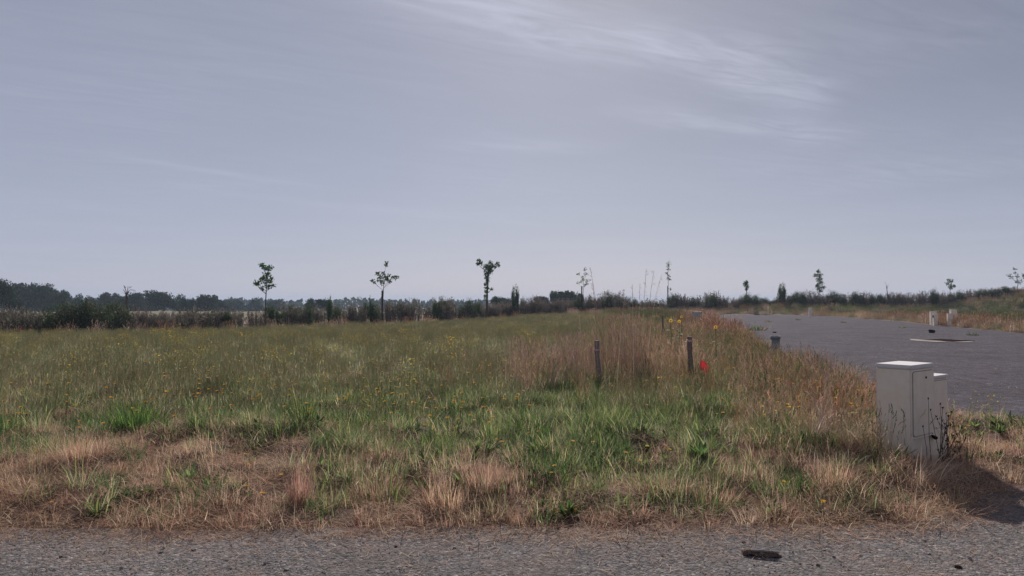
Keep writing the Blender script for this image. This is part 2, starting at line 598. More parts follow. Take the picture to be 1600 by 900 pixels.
# ------------------------------------------------------------------ blade and leaf geometry
class Geo:
    def __init__(self):
        self.v = []; self.f = []; self.c = []

    def add(self, vs, fs, cs):
        b = len(self.v)
        self.v += vs
        self.f += [tuple(i + b for i in q) for q in fs]
        self.c += [cs] * len(fs)

    def mesh(self, name, mat, smooth=False):
        return new_mesh(name, self.v, self.f, mat, self.c, smooth)

    def blade(self, base, ang, h, lean, curl, wid, c, seg=4, face=None, droop=0.0):
        """one grass blade: leans towards ang, bends over; lean/curl in radians"""
        d = Vector((math.cos(ang), math.sin(ang), 0))
        fa = face if face is not None else ang + math.pi / 2 + rnd.uniform(-.6, .6)
        s = Vector((math.cos(fa), math.sin(fa), 0))
        p = Vector(base)
        vs = []
        st = h / seg
        for i in range(seg + 1):
            k = i / seg
            ww = wid * (1 - k ** 1.8) * 0.5
            if i < seg:
                vs += [p - s * ww, p + s * ww]
            else:
                vs += [p.copy()]
            th = lean + curl * (k + 0.5 / seg)
            p = p + (d * math.sin(th) + Vector((0, 0, 1)) * math.cos(th)) * st
        fs = [(2 * i, 2 * i + 1, 2 * i + 3, 2 * i + 2) for i in range(seg - 1)]
        fs.append((2 * seg - 2, 2 * seg - 1, 2 * seg))
        self.add(vs, fs, c)
        return p

    def stalk(self, base, ang, h, lean, curl, wid, c, seg=4):
        """thin three-sided stem of nearly even thickness; returns tip, direction"""
        d = Vector((math.cos(ang), math.sin(ang), 0))
        p = Vector(base); st = h / seg
        vs = []
        th = lean
        for i in range(seg + 1):
            k = i / seg
            r = wid * 0.5 * (1 - 0.55 * k)
            for j in range(3):
                a = j * 2.094
                vs.append(p + Vector((math.cos(a) * r, math.sin(a) * r, 0)))
            th = lean + curl * (k + 0.5 / seg)
            if i < seg:
                p = p + (d * math.sin(th) + Vector((0, 0, 1)) * math.cos(th)) * st
        fs = []
        for i in range(seg):
            for j in range(3):
                a = 3 * i + j; b = 3 * i + (j + 1) % 3
                fs.append((a, b, b + 3, a + 3))
        self.add(vs, fs, c)
        return p, (d * math.sin(th) + Vector((0, 0, 1)) * math.cos(th))

    def spindle(self, p, d, l, w, c):
        d = d.normalized()
        s = d.orthogonal().normalized()
        t = d.cross(s)
        m = p + d * l * 0.4
        vs = [p.copy()] + [m + (s * math.cos(a) + t * math.sin(a)) * w * .5 for a in (0, 2.094, 4.189)] + [p + d * l]
        self.add(vs, [(0, 1, 2), (0, 2, 3), (0, 3, 1), (4, 2, 1), (4, 3, 2), (4, 1, 3)], c)

    def leaf(self, p, n, u, l, w, c):
        """small pointed leaf, folded a little along its midrib"""
        n = n.normalized()
        u = (u - n * u.dot(n))
        u = u.normalized() if u.length > 1e-4 else n.orthogonal().normalized()
        s = n.cross(u)
        vs = [p, p + u * l * .5 + s * w * .5 + n * w * .12, p + u * l, p + u * l * .5 - s * w * .5 + n * w * .12]
        self.add(vs, [(0, 1, 2), (0, 2, 3)], c)

    def disc(self, p, n, r, c, k=7, cup=0.0):
        n = n.normalized(); s = n.orthogonal().normalized(); t = n.cross(s)
        vs = [p.copy()] + [p + (s * math.cos(a) + t * math.sin(a)) * r * rnd.uniform(.8, 1.1) + n * cup for a in [i * 2 * math.pi / k for i in range(k)]]
        self.add(vs, [(0, 1 + i, 1 + (i + 1) % k) for i in range(k)], c)

    def tube(self, pts, radii, c, k=6):
        vs = []
        n = len(pts)
        for i, (p, r) in enumerate(zip(pts, radii)):
            d = (Vector(pts[min(i + 1, n - 1)]) - Vector(pts[max(i - 1, 0)])).normalized()
            s = d.orthogonal().normalized() if abs(d.z) < .99 else Vector((1, 0, 0))
            s = (s - d * s.dot(d)).normalized()
            t = d.cross(s)
            for j in range(k):
                a = j * 2 * math.pi / k
                vs.append(Vector(p) + (s * math.cos(a) + t * math.sin(a)) * r)
        fs = []
        for i in range(n - 1):
            for j in range(k):
                a = i * k + j; b = i * k + (j + 1) % k
                fs.append((a, b, b + k, a + k))
        fs.append(tuple(range(k))[::-1]); fs.append(tuple((n - 1) * k + j for j in range(k)))
        self.add(vs, fs, c)


def rv():
    while True:
        v = Vector((rnd.uniform(-1, 1), rnd.uniform(-1, 1), rnd.uniform(-1, 1)))
        if 0.05 < v.length < 1: return v.normalized()


def jit(c, a=0.2, hue=0.06):
    k = 1 + rnd.uniform(-a, a)
    return tuple(max(0.004, v * k * (1 + rnd.uniform(-hue, hue))) for v in c)


def pick(cs, a=0.2):
    return jit(rnd.choice(cs), a)


C_DRY = [(.56, .39, .26), (.62, .46, .32), (.50, .33, .21), (.44, .28, .18), (.64, .51, .37)]
C_RED = [(.46, .27, .20), (.52, .33, .25), (.40, .23, .17), (.54, .38, .29)]
C_TAN = [(.66, .53, .40), (.72, .60, .46), (.60, .46, .34), (.54, .40, .30)]
C_PINK = [(.60, .47, .41), (.66, .53, .46), (.52, .38, .33), (.68, .57, .49)]
C_GREEN = [(.15, .215, .07), (.20, .26, .085), (.115, .175, .06), (.27, .30, .11), (.35, .34, .16)]
C_DEEP = [(.055, .11, .038), (.07, .135, .045), (.085, .15, .05), (.045, .09, .036)]
C_OLIVE = [(.33, .35, .20), (.39, .40, .23), (.285, .31, .18), (.43, .39, .24), (.49, .41, .28), (.25, .29, .18)]
C_YEL = [(.78, .46, .03), (.85, .55, .05), (.72, .38, .03), (.80, .55, .10)]

src_col = bpy.data.collections.new('plant_sources')   # never linked to the scene: only feeds the ground cover


def source(name, me):
    o = bpy.data.objects.new(name, me)
    return o


def tuft(nb, rad, hmin, hmax, wid, cols, lean=.35, curl=.9, seg=4, mat=None, spread=1.0, extra=None):
    g = Geo()
    for i in range(nb):
        a = rnd.uniform(0, 6.283)
        r = rad * math.sqrt(rnd.random()) * spread
        pa = rnd.uniform(0, 6.283)
        b = (math.cos(pa) * r, math.sin(pa) * r, -0.02)
        oa = pa if rnd.random() < .6 else a
        h = rnd.uniform(hmin, hmax) * (0.6 + 0.4 * rnd.random())
        g.blade(b, oa, h, rnd.uniform(0, lean), rnd.uniform(0.1, curl), wid * rnd.uniform(.6, 1.3), pick(cols), seg)
    if extra: extra(g)
    return g


def stems(nb, rad, hmin, hmax, wid, cols, head=None, lean=.15, curl=.35, leaves=1, leafcols=None, hw=.012, hl=.09):
    g = Geo()
    for i in range(nb):
        pa = rnd.uniform(0, 6.283)
        r = rad * math.sqrt(rnd.random())
        h = rnd.uniform(hmin, hmax)
        c = pick(cols)
        a = rnd.uniform(0, 6.283)
        b = (math.cos(pa) * r, math.sin(pa) * r, -0.02)
        tip, d = g.stalk(b, a, h, rnd.uniform(-lean, lean), rnd.uniform(-curl, curl), wid, c, 4)
        if head == 'oat':
            hc = jit(c, .15)
            for q in range(4):
                g.spindle(tip - d * hl * q / 4, (d + rv() * .5), hl * rnd.uniform(.3, .5), hw * rnd.uniform(.6, 1), hc)
        elif head == 'spike':
            g.spindle(tip - d * hl * .8, d, hl, hw, jit(c, .15))
        elif head == 'flower' and rnd.random() < .55:
            g.disc(tip, Vector((rnd.uniform(-.5, .5), rnd.uniform(-.8, .3), 1)), rnd.uniform(.010, .016), pick(C_YEL), 6, -.003)
        for q in range(leaves):
            g.blade((b[0], b[1], h * rnd.uniform(.0, .45)), rnd.uniform(0, 6.283), h * rnd.uniform(.25, .5), rnd.uniform(.2, .7), rnd.uniform(.3, 1.2), wid * 1.7, pick(leafcols or cols), 3)
    return g


def thatch(nb, rad, cols, lmin=.06, lmax=.3, wid=.004, zz=.04):
    g = Geo()
    for i in range(nb):
        pa = rnd.uniform(0, 6.283)
        r = rad * math.sqrt(rnd.random())
        g.blade((math.cos(pa) * r, math.sin(pa) * r, rnd.uniform(0.0, zz)), rnd.uniform(0, 6.283), rnd.uniform(lmin, lmax),
                rnd.uniform(1.15, 1.6), rnd.uniform(-.25, .35), wid * rnd.uniform(.5, 1.3), pick(cols, .3), 3, None)
    return g


def rosette(nl, lmin, lmax, w, cols):
    g = Geo()
    for i in range(nl):
        a = rnd.uniform(0, 6.283)
        l = rnd.uniform(lmin, lmax)
        lean = rnd.uniform(.3, 1.1); curl = rnd.uniform(.3, .9)
        d = Vector((math.cos(a), math.sin(a), 0)); s = Vector((-d.y, d.x, 0))
        p = Vector((0, 0, 0)) + d * rnd.uniform(0, .03)
        vs = []
        prof = [.25, .7, 1.0, .85, .45, .05]
        for k, q in enumerate(prof):
            t = k / 5
            up = Vector((0, 0, 1))
            ww = w * q * .5
            th = lean + curl * t
            nrm = d * -math.cos(th) + up * math.sin(th)
            vs += [p - s * ww + nrm * ww * .35, p.copy(), p + s * ww + nrm * ww * .35]
            p = p + (d * math.sin(th) + up * math.cos(th)) * l / 5
        fs = []
        for k in range(5):
            b = 3 * k
            fs += [(b, b + 1, b + 4, b + 3), (b + 1, b + 2, b + 5, b + 4)]
        g.add(vs, fs, pick(cols))
    return g


def stone_mesh(name, mat, n=1):
    import bmesh
    bm = bmesh.new()
    bmesh.ops.create_icosphere(bm, subdivisions=n, radius=1)
    for v in bm.verts:
        v.co *= rnd.uniform(.7, 1.15)
        v.co.z *= .65
    me = bpy.data.meshes.new(name)
    bm.to_mesh(me); bm.free()
    me.materials.append(mat)
    return me


# ------------------------------------------------------------------ scattering (ground cover only)
def scatter(name, label, P, rotz, tilt, scl, idx, srcs):
    """one stuff object: points with attributes, instanced through geometry nodes"""
    n = len(P)
    me = bpy.data.meshes.new(name)
    me.vertices.add(n)
    me.vertices.foreach_set('co', np.asarray(P, np.float32).ravel())
    rot = np.zeros((n, 3), np.float32)
    rot[:, 0] = tilt[:, 0]; rot[:, 1] = tilt[:, 1]; rot[:, 2] = rotz
    a = me.attributes.new('rot', 'FLOAT_VECTOR', 'POINT'); a.data.foreach_set('vector', rot.ravel())
    a = me.attributes.new('scl', 'FLOAT_VECTOR', 'POINT'); a.data.foreach_set('vector', np.asarray(scl, np.float32).ravel())
    a = me.attributes.new('idx', 'INT', 'POINT'); a.data.foreach_set('value', np.asarray(idx, np.int32))
    me.update()
    c = bpy.data.collections.new(name + '_sources')
    for i, s in enumerate(srcs):
        s.name = '%s_src_%03d' % (name, i)
        c.objects.link(s)
    o = obj(name, me)
    tag(o, label, None, None, 'stuff')
    ng = bpy.data.node_groups.new(name + '_nodes', 'GeometryNodeTree')
    ng.interface.new_socket('Geometry', in_out='INPUT', socket_type='NodeSocketGeometry')
    ng.interface.new_socket('Geometry', in_out='OUTPUT', socket_type='NodeSocketGeometry')
    gi = ng.nodes.new('NodeGroupInput'); go = ng.nodes.new('NodeGroupOutput')
    ci = ng.nodes.new('GeometryNodeCollectionInfo')
    ci.inputs['Collection'].default_value = c
    ci.inputs['Separate Children'].default_value = True
    ci.inputs['Reset Children'].default_value = True
    ip = ng.nodes.new('GeometryNodeInstanceOnPoints')
    ip.inputs['Pick Instance'].default_value = True

    def attr(nm, ty):
        q = ng.nodes.new('GeometryNodeInputNamedAttribute')
        q.data_type = ty
        q.inputs['Name'].default_value = nm
        return [s for s in q.outputs if s.enabled][0]
    L = ng.links.new
    L(gi.outputs[0], ip.inputs['Points'])
    L(ci.outputs[0], ip.inputs['Instance'])
    L(attr('idx', 'INT'), ip.inputs['Instance Index'])
    L(attr('rot', 'FLOAT_VECTOR'), ip.inputs['Rotation'])
    L(attr('scl', 'FLOAT_VECTOR'), ip.inputs['Scale'])
    L(ip.outputs[0], go.inputs[0])
    md = o.modifiers.new('cover', 'NODES')
    md.node_group = ng
    return o


def frustum_points(n, y0, y1, power=1.0, margin=1.6, slope=.78):
    """random points in the view wedge, area-uniform for power=2"""
    t = rs.rand(n)
    y = (y0 ** power + t * (y1 ** power - y0 ** power)) ** (1 / power)
    x = (rs.rand(n) * 2 - 1) * (y * slope + margin)
    return x, y


def px_of(x, y):
    return 800 + 1160 * x / y, HZ + 1160 * EYE / y


def blob(px, row, cx, cy, rx, ry):
    return np.exp(-(((px - cx) / rx) ** 2 + ((row - cy) / ry) ** 2))


def place(name, label, x, y, keep, srcs, smin, smax, sink=0.0, ztilt=.12, weights=None, zs=None):
    x, y = x[keep], y[keep]
    n = len(x)
    z = height(x, y) - sink
    rot = rs.rand(n) * 6.283
    tl = (rs.rand(n, 2) - .5) * 2 * ztilt
    s = smin + rs.rand(n) * (smax - smin)
    sc = np.stack([s, s, s * (zs if zs is not None else (0.85 + 0.3 * rs.rand(n)))], 1)
    idx = rs.randint(0, len(srcs), n) if weights is None else rs.choice(len(srcs), n, p=np.array(weights) / sum(weights))
    print(name, n)
    return scatter(name, label, np.stack([x, y, z], 1), rot, tl, sc, idx, srcs)


def planted(x, y, m=0.05):
    return (y > road_edge(x) + m) & (lot_sd(x, y) > m)


BOXP = (4.05, 7.42)


def clear_box(x, y, r=.33):
    return np.hypot(x - BOXP[0], y - BOXP[1]) > r


# --- thatch and straw over the soil of the verge, spilling onto the road
x, y = frustum_points(9000, 5.0, 15.0, 1.6)
px, row = px_of(x, y)
k = (planted(x, y, -.12) | ((lot_sd(x, y) > 0) & (y > road_edge(x) - .2))) & (rs.rand(len(x)) < (.3 + .7 * vnoise(x, y, .5, 31)) * (1 - .75 * blob(px, row, 820, 680, 480, 65)))
place('dead_thatch', 'matted dead straw lying over the soil of the verge', x, y, k,
      [source('s', thatch(60, .22, C_DRY + C_RED, .05, .22, .0045, .05).mesh('thatch', M_DRY)) for _ in range(5)], .7, 1.3, 0, .15)

# loose straw on the road surface
x, y = frustum_points(15000, 3.9, 6.8, 1.0)
e = road_edge(x) - y
k = (e > -0.1) & (rs.rand(len(x)) < (.95 * np.exp(-(np.maximum(e, 0) / .28) ** 1.5) * (.4 + .9 * vnoise(x, y, .5, 61)) + .045))
x, y = x[k], y[k]
n = len(x)
scatter('loose_straw', 'scattered bits of straw on the road edge', np.stack([x, y, np.full(n, .004)], 1), rs.rand(n) * 6.28, np.zeros((n, 2)),
        np.stack([.5 + rs.rand(n)] * 3, 1) * np.array([1, 1, .35]), rs.randint(0, 4, n),
        [source('s', thatch(9, .16, C_DRY + C_RED, .03, .12, .0025, .008).mesh('straw', M_DRY)) for _ in range(4)])

x, y = frustum_points(2600, 9.0, 32.0, 1.0)
k = (lot_sd(x, y) < 0) & (rs.rand(len(x)) < .12 + np.exp(lot_sd(x, y) * 1.2))
x, y = x[k], y[k]
n = len(x)
scatter('stray_straw', 'stray straw blown over the gravel turning area', np.stack([x, y, np.full(n, .004)], 1), rs.rand(n) * 6.28, np.zeros((n, 2)),
        np.stack([.7 + rs.rand(n)] * 3, 1) * np.array([1, 1, .5]), rs.randint(0, 4, n),
        [source('s', thatch(7, .2, C_DRY + C_TAN, .05, .16, .005, .01).mesh('straw', M_DRY)) for _ in range(4)])

# loose chips on both paved surfaces
x, y = frustum_points(15000, 3.9, 9.5, 1.4)
k = (y < road_edge(x) + .1)
x1, y1 = x[k], y[k]
x, y = frustum_points(7000, 9.0, 26, 1.3)
k = lot_sd(x, y) < .1
x = np.concatenate([x1, x[k]]); y = np.concatenate([y1, y[k]])
n = len(x)
s = .0030 + .0045 * rs.rand(n) ** 3 + .009 * (rs.rand(n) < .012)
scatter('loose_gravel', 'loose stone chips on the road and the turning area', np.stack([x, y, s * .4], 1), rs.rand(n) * 6.28, (rs.rand(n, 2) - .5) * 2,
        np.stack([s, s, s], 1), rs.randint(0, 4, n), [source('s', stone_mesh('chip', M_STONE, 1)) for _ in range(4)])

# --- short dry grass
x, y = frustum_points(11000, 5.1, 16.0, 1.5)
px, row = px_of(x, y)
w_dry = np.clip(sstep(700, 750, row) * 1.0 + blob(px, row, 200, 735, 330, 40) + .7 * blob(px, row, 1260, 640, 190, 110) + .9 * blob(px, row, 1540, 730, 80, 60) + .10, 0, 1)
w_dry *= .35 + .65 * sstep(.25, .55, vnoise(x, y, .45, 33))
k = planted(x, y, .03) & clear_box(x, y, .46) & (rs.rand(len(x)) < w_dry)
place('short_dry_grass', 'short reddish dry grass along the road verge', x, y, k,
      [source('s', tuft(58, .12, .10, .26, .0036, cs, .95, 1.9, 5).mesh('dry_tuft', M_DRY)) for cs in (C_DRY, C_RED, C_DRY, C_RED + C_DRY, C_TAN, C_RED)], .6, 1.15)

# --- green grass of the verge
x, y = frustum_points(36000, 5.4, 14.0, 1.5)
px, row = px_of(x, y)
w_g = np.clip((px < 1440) * (1.0 * blob(px, row, 800, 680, 430, 72) + .7 * blob(px, row, 1040, 675, 170, 80) + .32 * blob(px, row, 560, 655, 280, 45)
              + .35 * blob(px, row, 60, 670, 120, 40) + .28 * blob(px, row, 1200, 690, 120, 60) + .05 * (row > 640)), 0, 1)
w_g *= (1 - .9 * blob(px, row, 215, 700, 85, 30)) * (1 - .85 * blob(px, row, 1340, 700, 90, 60)) * (.04 + .96 * sstep(.36, .60, .5 * vnoise(x, y, .6, 35) + .5 * vnoise(x, y, .21, 36)))
k = planted(x, y, .15) & clear_box(x, y, .62) & (rs.rand(len(x)) < w_g)
place('green_grass', 'green grass growing in patches across the verge', x, y, k,
      [source('s', tuft(34, .10, .12, .34, .006, cs, .65, 1.2, 4).mesh('green_tuft', M_GRASS)) for cs in (C_GREEN + C_OLIVE, C_GREEN + C_TAN[:1], C_GREEN + C_DEEP, C_DEEP + C_GREEN[:2], C_GREEN + C_OLIVE + C_DRY[:2])], .38, 1.35)

# --- low leafy weeds
x, y = frustum_points(4200, 5.5, 12.0, 1.5)
px, row = px_of(x, y)
k = planted(x, y, .12) & clear_box(x, y, .4) & (rs.rand(len(x)) < .75 * blob(px, row, 930, 710, 330, 50) + .5 * blob(px, row, 1560, 690, 80, 25) + .06)
place('leafy_weeds', 'low broad leaved weeds among the grass', x, y, k,
      [source('s', rosette(rnd.randint(12, 22), .06, .17, .024, C_DEEP + C_GREEN[:3]).mesh('weed', M_GRASS)) for _ in range(5)], .5, 1.2)

# --- fine tan grass with seed heads: right of the posts, down to the meter box and along the turning area
x, y = frustum_points(22000, 6.6, 60.0, 1.0)
px, row = px_of(x, y)
ls = lot_sd(x, y)
w_t = np.clip(1.0 * blob(px, row, 1270, 610, 130, 75) + .8 * blob(px, row, 1180, 560, 170, 60) + .75 * blob(px, row, 900, 610, 110, 30) + .85 * blob(px, row, 1320, 690, 90, 45)
              + .5 * sstep(6, 1.5, ls) * (y > 11) , 0, 1) * (1 - .85 * blob(px, row, 1560, 720, 110, 60))
w_t *= .35 + .65 * sstep(.3, .6, vnoise(x, y, .8, 37))
post_gap = (1 - blob(px, row, 936, 624, 20, 22)) * (1 - blob(px, row, 1080, 622, 20, 22))
k = planted(x, y, .1) & clear_box(x, y, .6) & (rs.rand(len(x)) < w_t * post_gap)
zs = None
place('tall_tan_grass', 'fine tan grass with seed heads between the posts and the gravel', x, y, k,
      [source('s', stems(26, .15, .28, .58, .0032, cs, 'oat', .3, .8, 1, cs).mesh('tan_tuft', M_DRY)) for cs in (C_TAN, C_DRY, C_TAN + C_OLIVE, C_PINK, C_TAN, C_OLIVE + C_GREEN, C_TAN + C_GREEN)], .6, 1.15)

# --- the meadow: olive stalks, many with small yellow flowers
x, y = frustum_points(34000, 8.6, 112.0, 1.55, 2.0)
px, row = px_of(x, y)
hd = seg_dist(x, y, HEDGE)
front = sstep(8.6, 11.5, y)
w_m = front * (1 - .75 * blob(px, row, 900, 610, 110, 40)) * (1 - .7 * blob(px, row, 1270, 610, 150, 70))
w_m = w_m * (.6 + .4 * vnoise(x, y, 1.6, 39)) * (1 - blob(px, row, 936, 624, 20, 22)) * (1 - blob(px, row, 1080, 622, 20, 22))
edge_line = (hd > 1.2) & inside(x, y, [(-80, -60)] + HEDGE + [(130, -60)])
k = planted(x, y, .3) & edge_line & (rs.rand(len(x)) < w_m)
x, y = x[k], y[k]
n = len(x)
sc = (.8 + .35 * rs.rand(n)) * (1 + .5 * sstep(25, 70, y))
hgt = (.85 + .3 * rs.rand(n)) * (1 - .25 * sstep(25, 70, y))
mead = [stems(46, .26, .25, .48, .0042, C_OLIVE, 'spike', .14, .3, 1, C_OLIVE, .008, .035) for _ in range(3)]
mead += [stems(46, .26, .25, .50, .0042, C_OLIVE, 'flower', .12, .25, 1, C_OLIVE + C_GREEN[:2]) for _ in range(2)]
mead += [stems(40, .26, .2, .42, .004, C_OLIVE + C_PINK[:2] + C_TAN[:1], 'oat', .3, .6, 2, C_OLIVE + C_PINK)]
fl = sstep(.35, .75, vnoise(x, y, 2.6, 41))
r_ = rs.rand(n)
idx = np.where(r_ < .16 * fl + .06, 3 + (rs.rand(n) < .5), np.where(r_ < .24, 5, rs.randint(0, 3, n)))
print('meadow', n)
scatter('meadow_grass', 'olive green meadow dotted with small yellow flowers', np.stack([x, y, height(x, y)], 1), rs.rand(n) * 6.28, (rs.rand(n, 2) - .5) * .2,
        np.stack([sc, sc, hgt * sc ** .3], 1), idx, [source('s', m_.mesh('meadow_tuft', M_GRASS)) for m_ in mead])

# meadow floor: low dull leaves that close the gaps
x, y = frustum_points(16000, 8.8, 60.0, 1.3, 2.0)
k = planted(x, y, .3) & (rs.rand(len(x)) < front.mean() * sstep(8.8, 11, y))
place('meadow_undergrowth', 'dull low growth under the meadow stalks', x, y, k,
      [source('s', tuft(40, .26, .10, .24, .008, cs, .8, 1.2, 3).mesh('under_tuft', M_GRASS)) for cs in (C_OLIVE, C_OLIVE + C_PINK[:1], C_OLIVE + C_GREEN[:1])], .8, 1.4)

# --- dry grass and greenery around the far side of the turning area and on the bank
x, y = frustum_points(26000, 30, 112, 1.0, 2)
ls = lot_sd(x, y)
hd = seg_dist(x, y, HEDGE)
w_f = np.where(x > 6, sstep(3.2, .4, ls) * .8 + .05, 0) + (.65 * (x > 6) + .12) * sstep(5, 2, hd) * (y > 15) + .8 * (sstep(9, 3, hd) * sstep(56, 62, x))
k = (ls > .2) & (rs.rand(len(x)) < w_f)
place('bank_dry_grass', 'rusty dry grass on the bank beyond the gravel', x, y, k,
      [source('s', stems(34, .32, .22, .5, .008, cs, 'oat', .3, .6, 1, cs, .02, .08).mesh('bank_tuft', M_DRY)) for cs in (C_RED, C_DRY, C_PINK, C_TAN)], .8, 1.7)
x, y = frustum_points(24000, 36, 112, 1.0, 2)
ls = lot_sd(x, y)
w_f = np.where(x > 10, sstep(1, 4, ls) * .95, 0)
k = (ls > 1.0) & (rs.rand(len(x)) < w_f)
place('bank_green_grass', 'green grass on the slope up to the far hedge', x, y, k,
      [source('s', stems(40, .36, .2, .45, .009, cs, 'spike', .3, .5, 1, cs, .015, .05).mesh('bank_green', M_GRASS)) for cs in (C_GREEN, C_OLIVE, C_GREEN + C_OLIVE)], .9, 1.6)
#@@OBJECTS

# ------------------------------------------------------------------ solid things
def rounded_box(name, x0, x1, y0, y1, z0, z1, mat, bev=.008, segs=2):
    import bmesh
    bm = bmesh.new()
    bmesh.ops.create_cube(bm, size=1)
    for v in bm.verts:
        v.co = Vector((x0 + (v.co.x + .5) * (x1 - x0), y0 + (v.co.y + .5) * (y1 - y0), z0 + (v.co.z + .5) * (z1 - z0)))
    if bev: bmesh.ops.bevel(bm, geom=bm.edges[:], offset=bev, segments=segs, affect='EDGES')
    me = bpy.data.meshes.new(name)
    bm.to_mesh(me); bm.free()
    me.materials.append(mat)
    return me


def panel_mesh(name, x0, x1, z0, z1, ya, yb, rad, mat):
    """upright door panel with rounded corners, front at ya, back at yb"""
    import bmesh
    bm = bmesh.new()
    pts = []
    for cx, cz, a0 in ((x1 - rad, z1 - rad, 0), (x0 + rad, z1 - rad, 90), (x0 + rad, z0 + rad, 180), (x1 - rad, z0 + rad, 270)):
        for k in range(5):
            a = R(a0 + k * 22.5)
            pts.append((cx + rad * math.cos(a), cz + rad * math.sin(a)))
    fr = [bm.verts.new((p[0], ya, p[1])) for p in pts]
    bk = [bm.verts.new((p[0], yb, p[1])) for p in pts]
    bm.faces.new(fr); bm.faces.new(bk[::-1])
    n = len(pts)
    for i in range(n):
        bm.faces.new((fr[i], bk[i], bk[(i + 1) % n], fr[(i + 1) % n]))
    bmesh.ops.recalc_face_normals(bm, faces=bm.faces[:])
    es = [e for e in bm.edges if all(abs(v.co.y - ya) < 1e-6 for v in e.verts)]
    bmesh.ops.bevel(bm, geom=es, offset=.003, segments=2, affect='EDGES')
    me = bpy.data.meshes.new(name)
    bm.to_mesh(me); bm.free()
    me.materials.append(mat)
    return me


T = R(38)
NC = Vector((3.786, 7.06, 0))
VX = Vector((math.cos(T), math.sin(T), 0))


def big_box(loc, rz, label, group=None):
    e = empty('utility_cabinet', loc, rz, label, 'utility cabinet', group)
    obj('body', rounded_box('cabinet_body', 0, .49, 0, .335, -.1, .965, M_BOX, .012), e)
    obj('lid', rounded_box('cabinet_lid', -.006, .496, -.008, .341, .958, .998, M_BOXTOP, .009), e)
    obj('door_seam', panel_mesh('cabinet_seam', .026, .474, .312, .938, -.0025, .01, .03, M_SEAM), e)
    d = obj('door', panel_mesh('cabinet_door', .033, .468, .320, .931, -.012, .008, .026, M_BOX), e)
    g = Geo()
    g.tube([(.29, -.011, .868), (.29, -.017, .868)], [.012, .012], (.02, .02, .02), 10)
    obj('lock', new_mesh('cabinet_lock', g.v, g.f, M_BLACK), d)
    obj('door_lip', rounded_box('cabinet_lip', .04, .46, -.018, .002, .296, .309, M_BOX, .004), e)
    obj('lower_rib', rounded_box('cabinet_rib', .0, .49, -.006, .02, .09, .10, M_BOX, .002), e)
    return e


def small_box(loc, rz, label, group=None, panel=False):
    e = empty('meter_box', loc, rz, label, 'meter box', group)
    obj('body', rounded_box('meter_body', 0, .365, 0, .24, -.1, .835, M_BOX, .012), e)
    obj('lid', rounded_box('meter_lid', -.008, .373, -.014, .25, .833, .862, M_BOXTOP, .008), e)
    obj('door_seam', panel_mesh('meter_seam', .02, .345, .33, .815, -.002, .01, .02, M_SEAM), e)
    obj('door', panel_mesh('meter_door', .026, .339, .336, .809, -.008, .008, .018, M_BOX), e)
    if panel:
        obj('dark_window', rounded_box('meter_window', .05, .32, -.016, -.006, .60, .76, M_BLACK, .004), e)
    return e


bb = big_box(NC, T, 'tall cream utility cabinet with a closed door, beside dry grass at the road')
# cable clip hanging under the door
g = Geo()
g.tube([(.39, -.006, .30), (.40, -.03, .285), (.43, -.04, .270), (.455, -.03, .262), (.455, -.006, .27)], [.012, .016, .019, .014, .008], (.02, .02, .02), 7)
obj('black_latch', new_mesh('black_latch', g.v, g.f, M_BLACK), bb)
small_box(NC + VX * .522 + Vector((-math.sin(T), math.cos(T), 0)) * .03, T, 'smaller cream meter box standing close behind the tall cabinet')

# far pairs across the gravel
def yaw_for(n):
    return math.atan2(n[0], -n[1])


P = at(1481.8, HZ, 50.5)
PH = lambda p, d: H((p - 800) / 1160 * d, d)
ROT = R(-105)
def far_box(fn, px, d, label, **k):
    X = (px - 800) / 1160 * d
    wf = .49 if fn is big_box else .365
    ox = X - wf * math.cos(ROT); oy = d - wf * math.sin(ROT)
    return fn((ox, oy, H(X, d) - .02), ROT, label, **k)


far_box(big_box, 1486.5, 50.0, 'tall cream cabinet of the far right pair on the grass across the gravel')
far_box(small_box, 1481.3, 49.0, 'low cream meter box of the far right pair across the gravel')
far_box(big_box, 1455.0, 51.6, 'tall cream cabinet of the left pair across the gravel')
far_box(small_box, 1459.0, 50.2, 'low cream meter box with a dark window in the left pair across the gravel', panel=True)
e = far_box(small_box, 1264, 84, 'lone cream meter box at the far end of the gravel')
e.scale = (1.15, 1.2, 1.22)
# grey cabinet by the sunflowers
d = 47.0
X = (1085 - 800) / 1160 * d
c = empty('grey_cabinet', (X, d, H(X, d)), R(10), 'plain grey cabinet standing behind the yellow sunflowers', 'cabinet')
obj('body', rounded_box('grey_cab', 0, .5, 0, .3, -.1, .86, M_GREYBOX, .01), c)
obj('lid', rounded_box('grey_cab_lid', -.02, .52, -.02, .32, .86, .89, M_PIPE, .01), c)


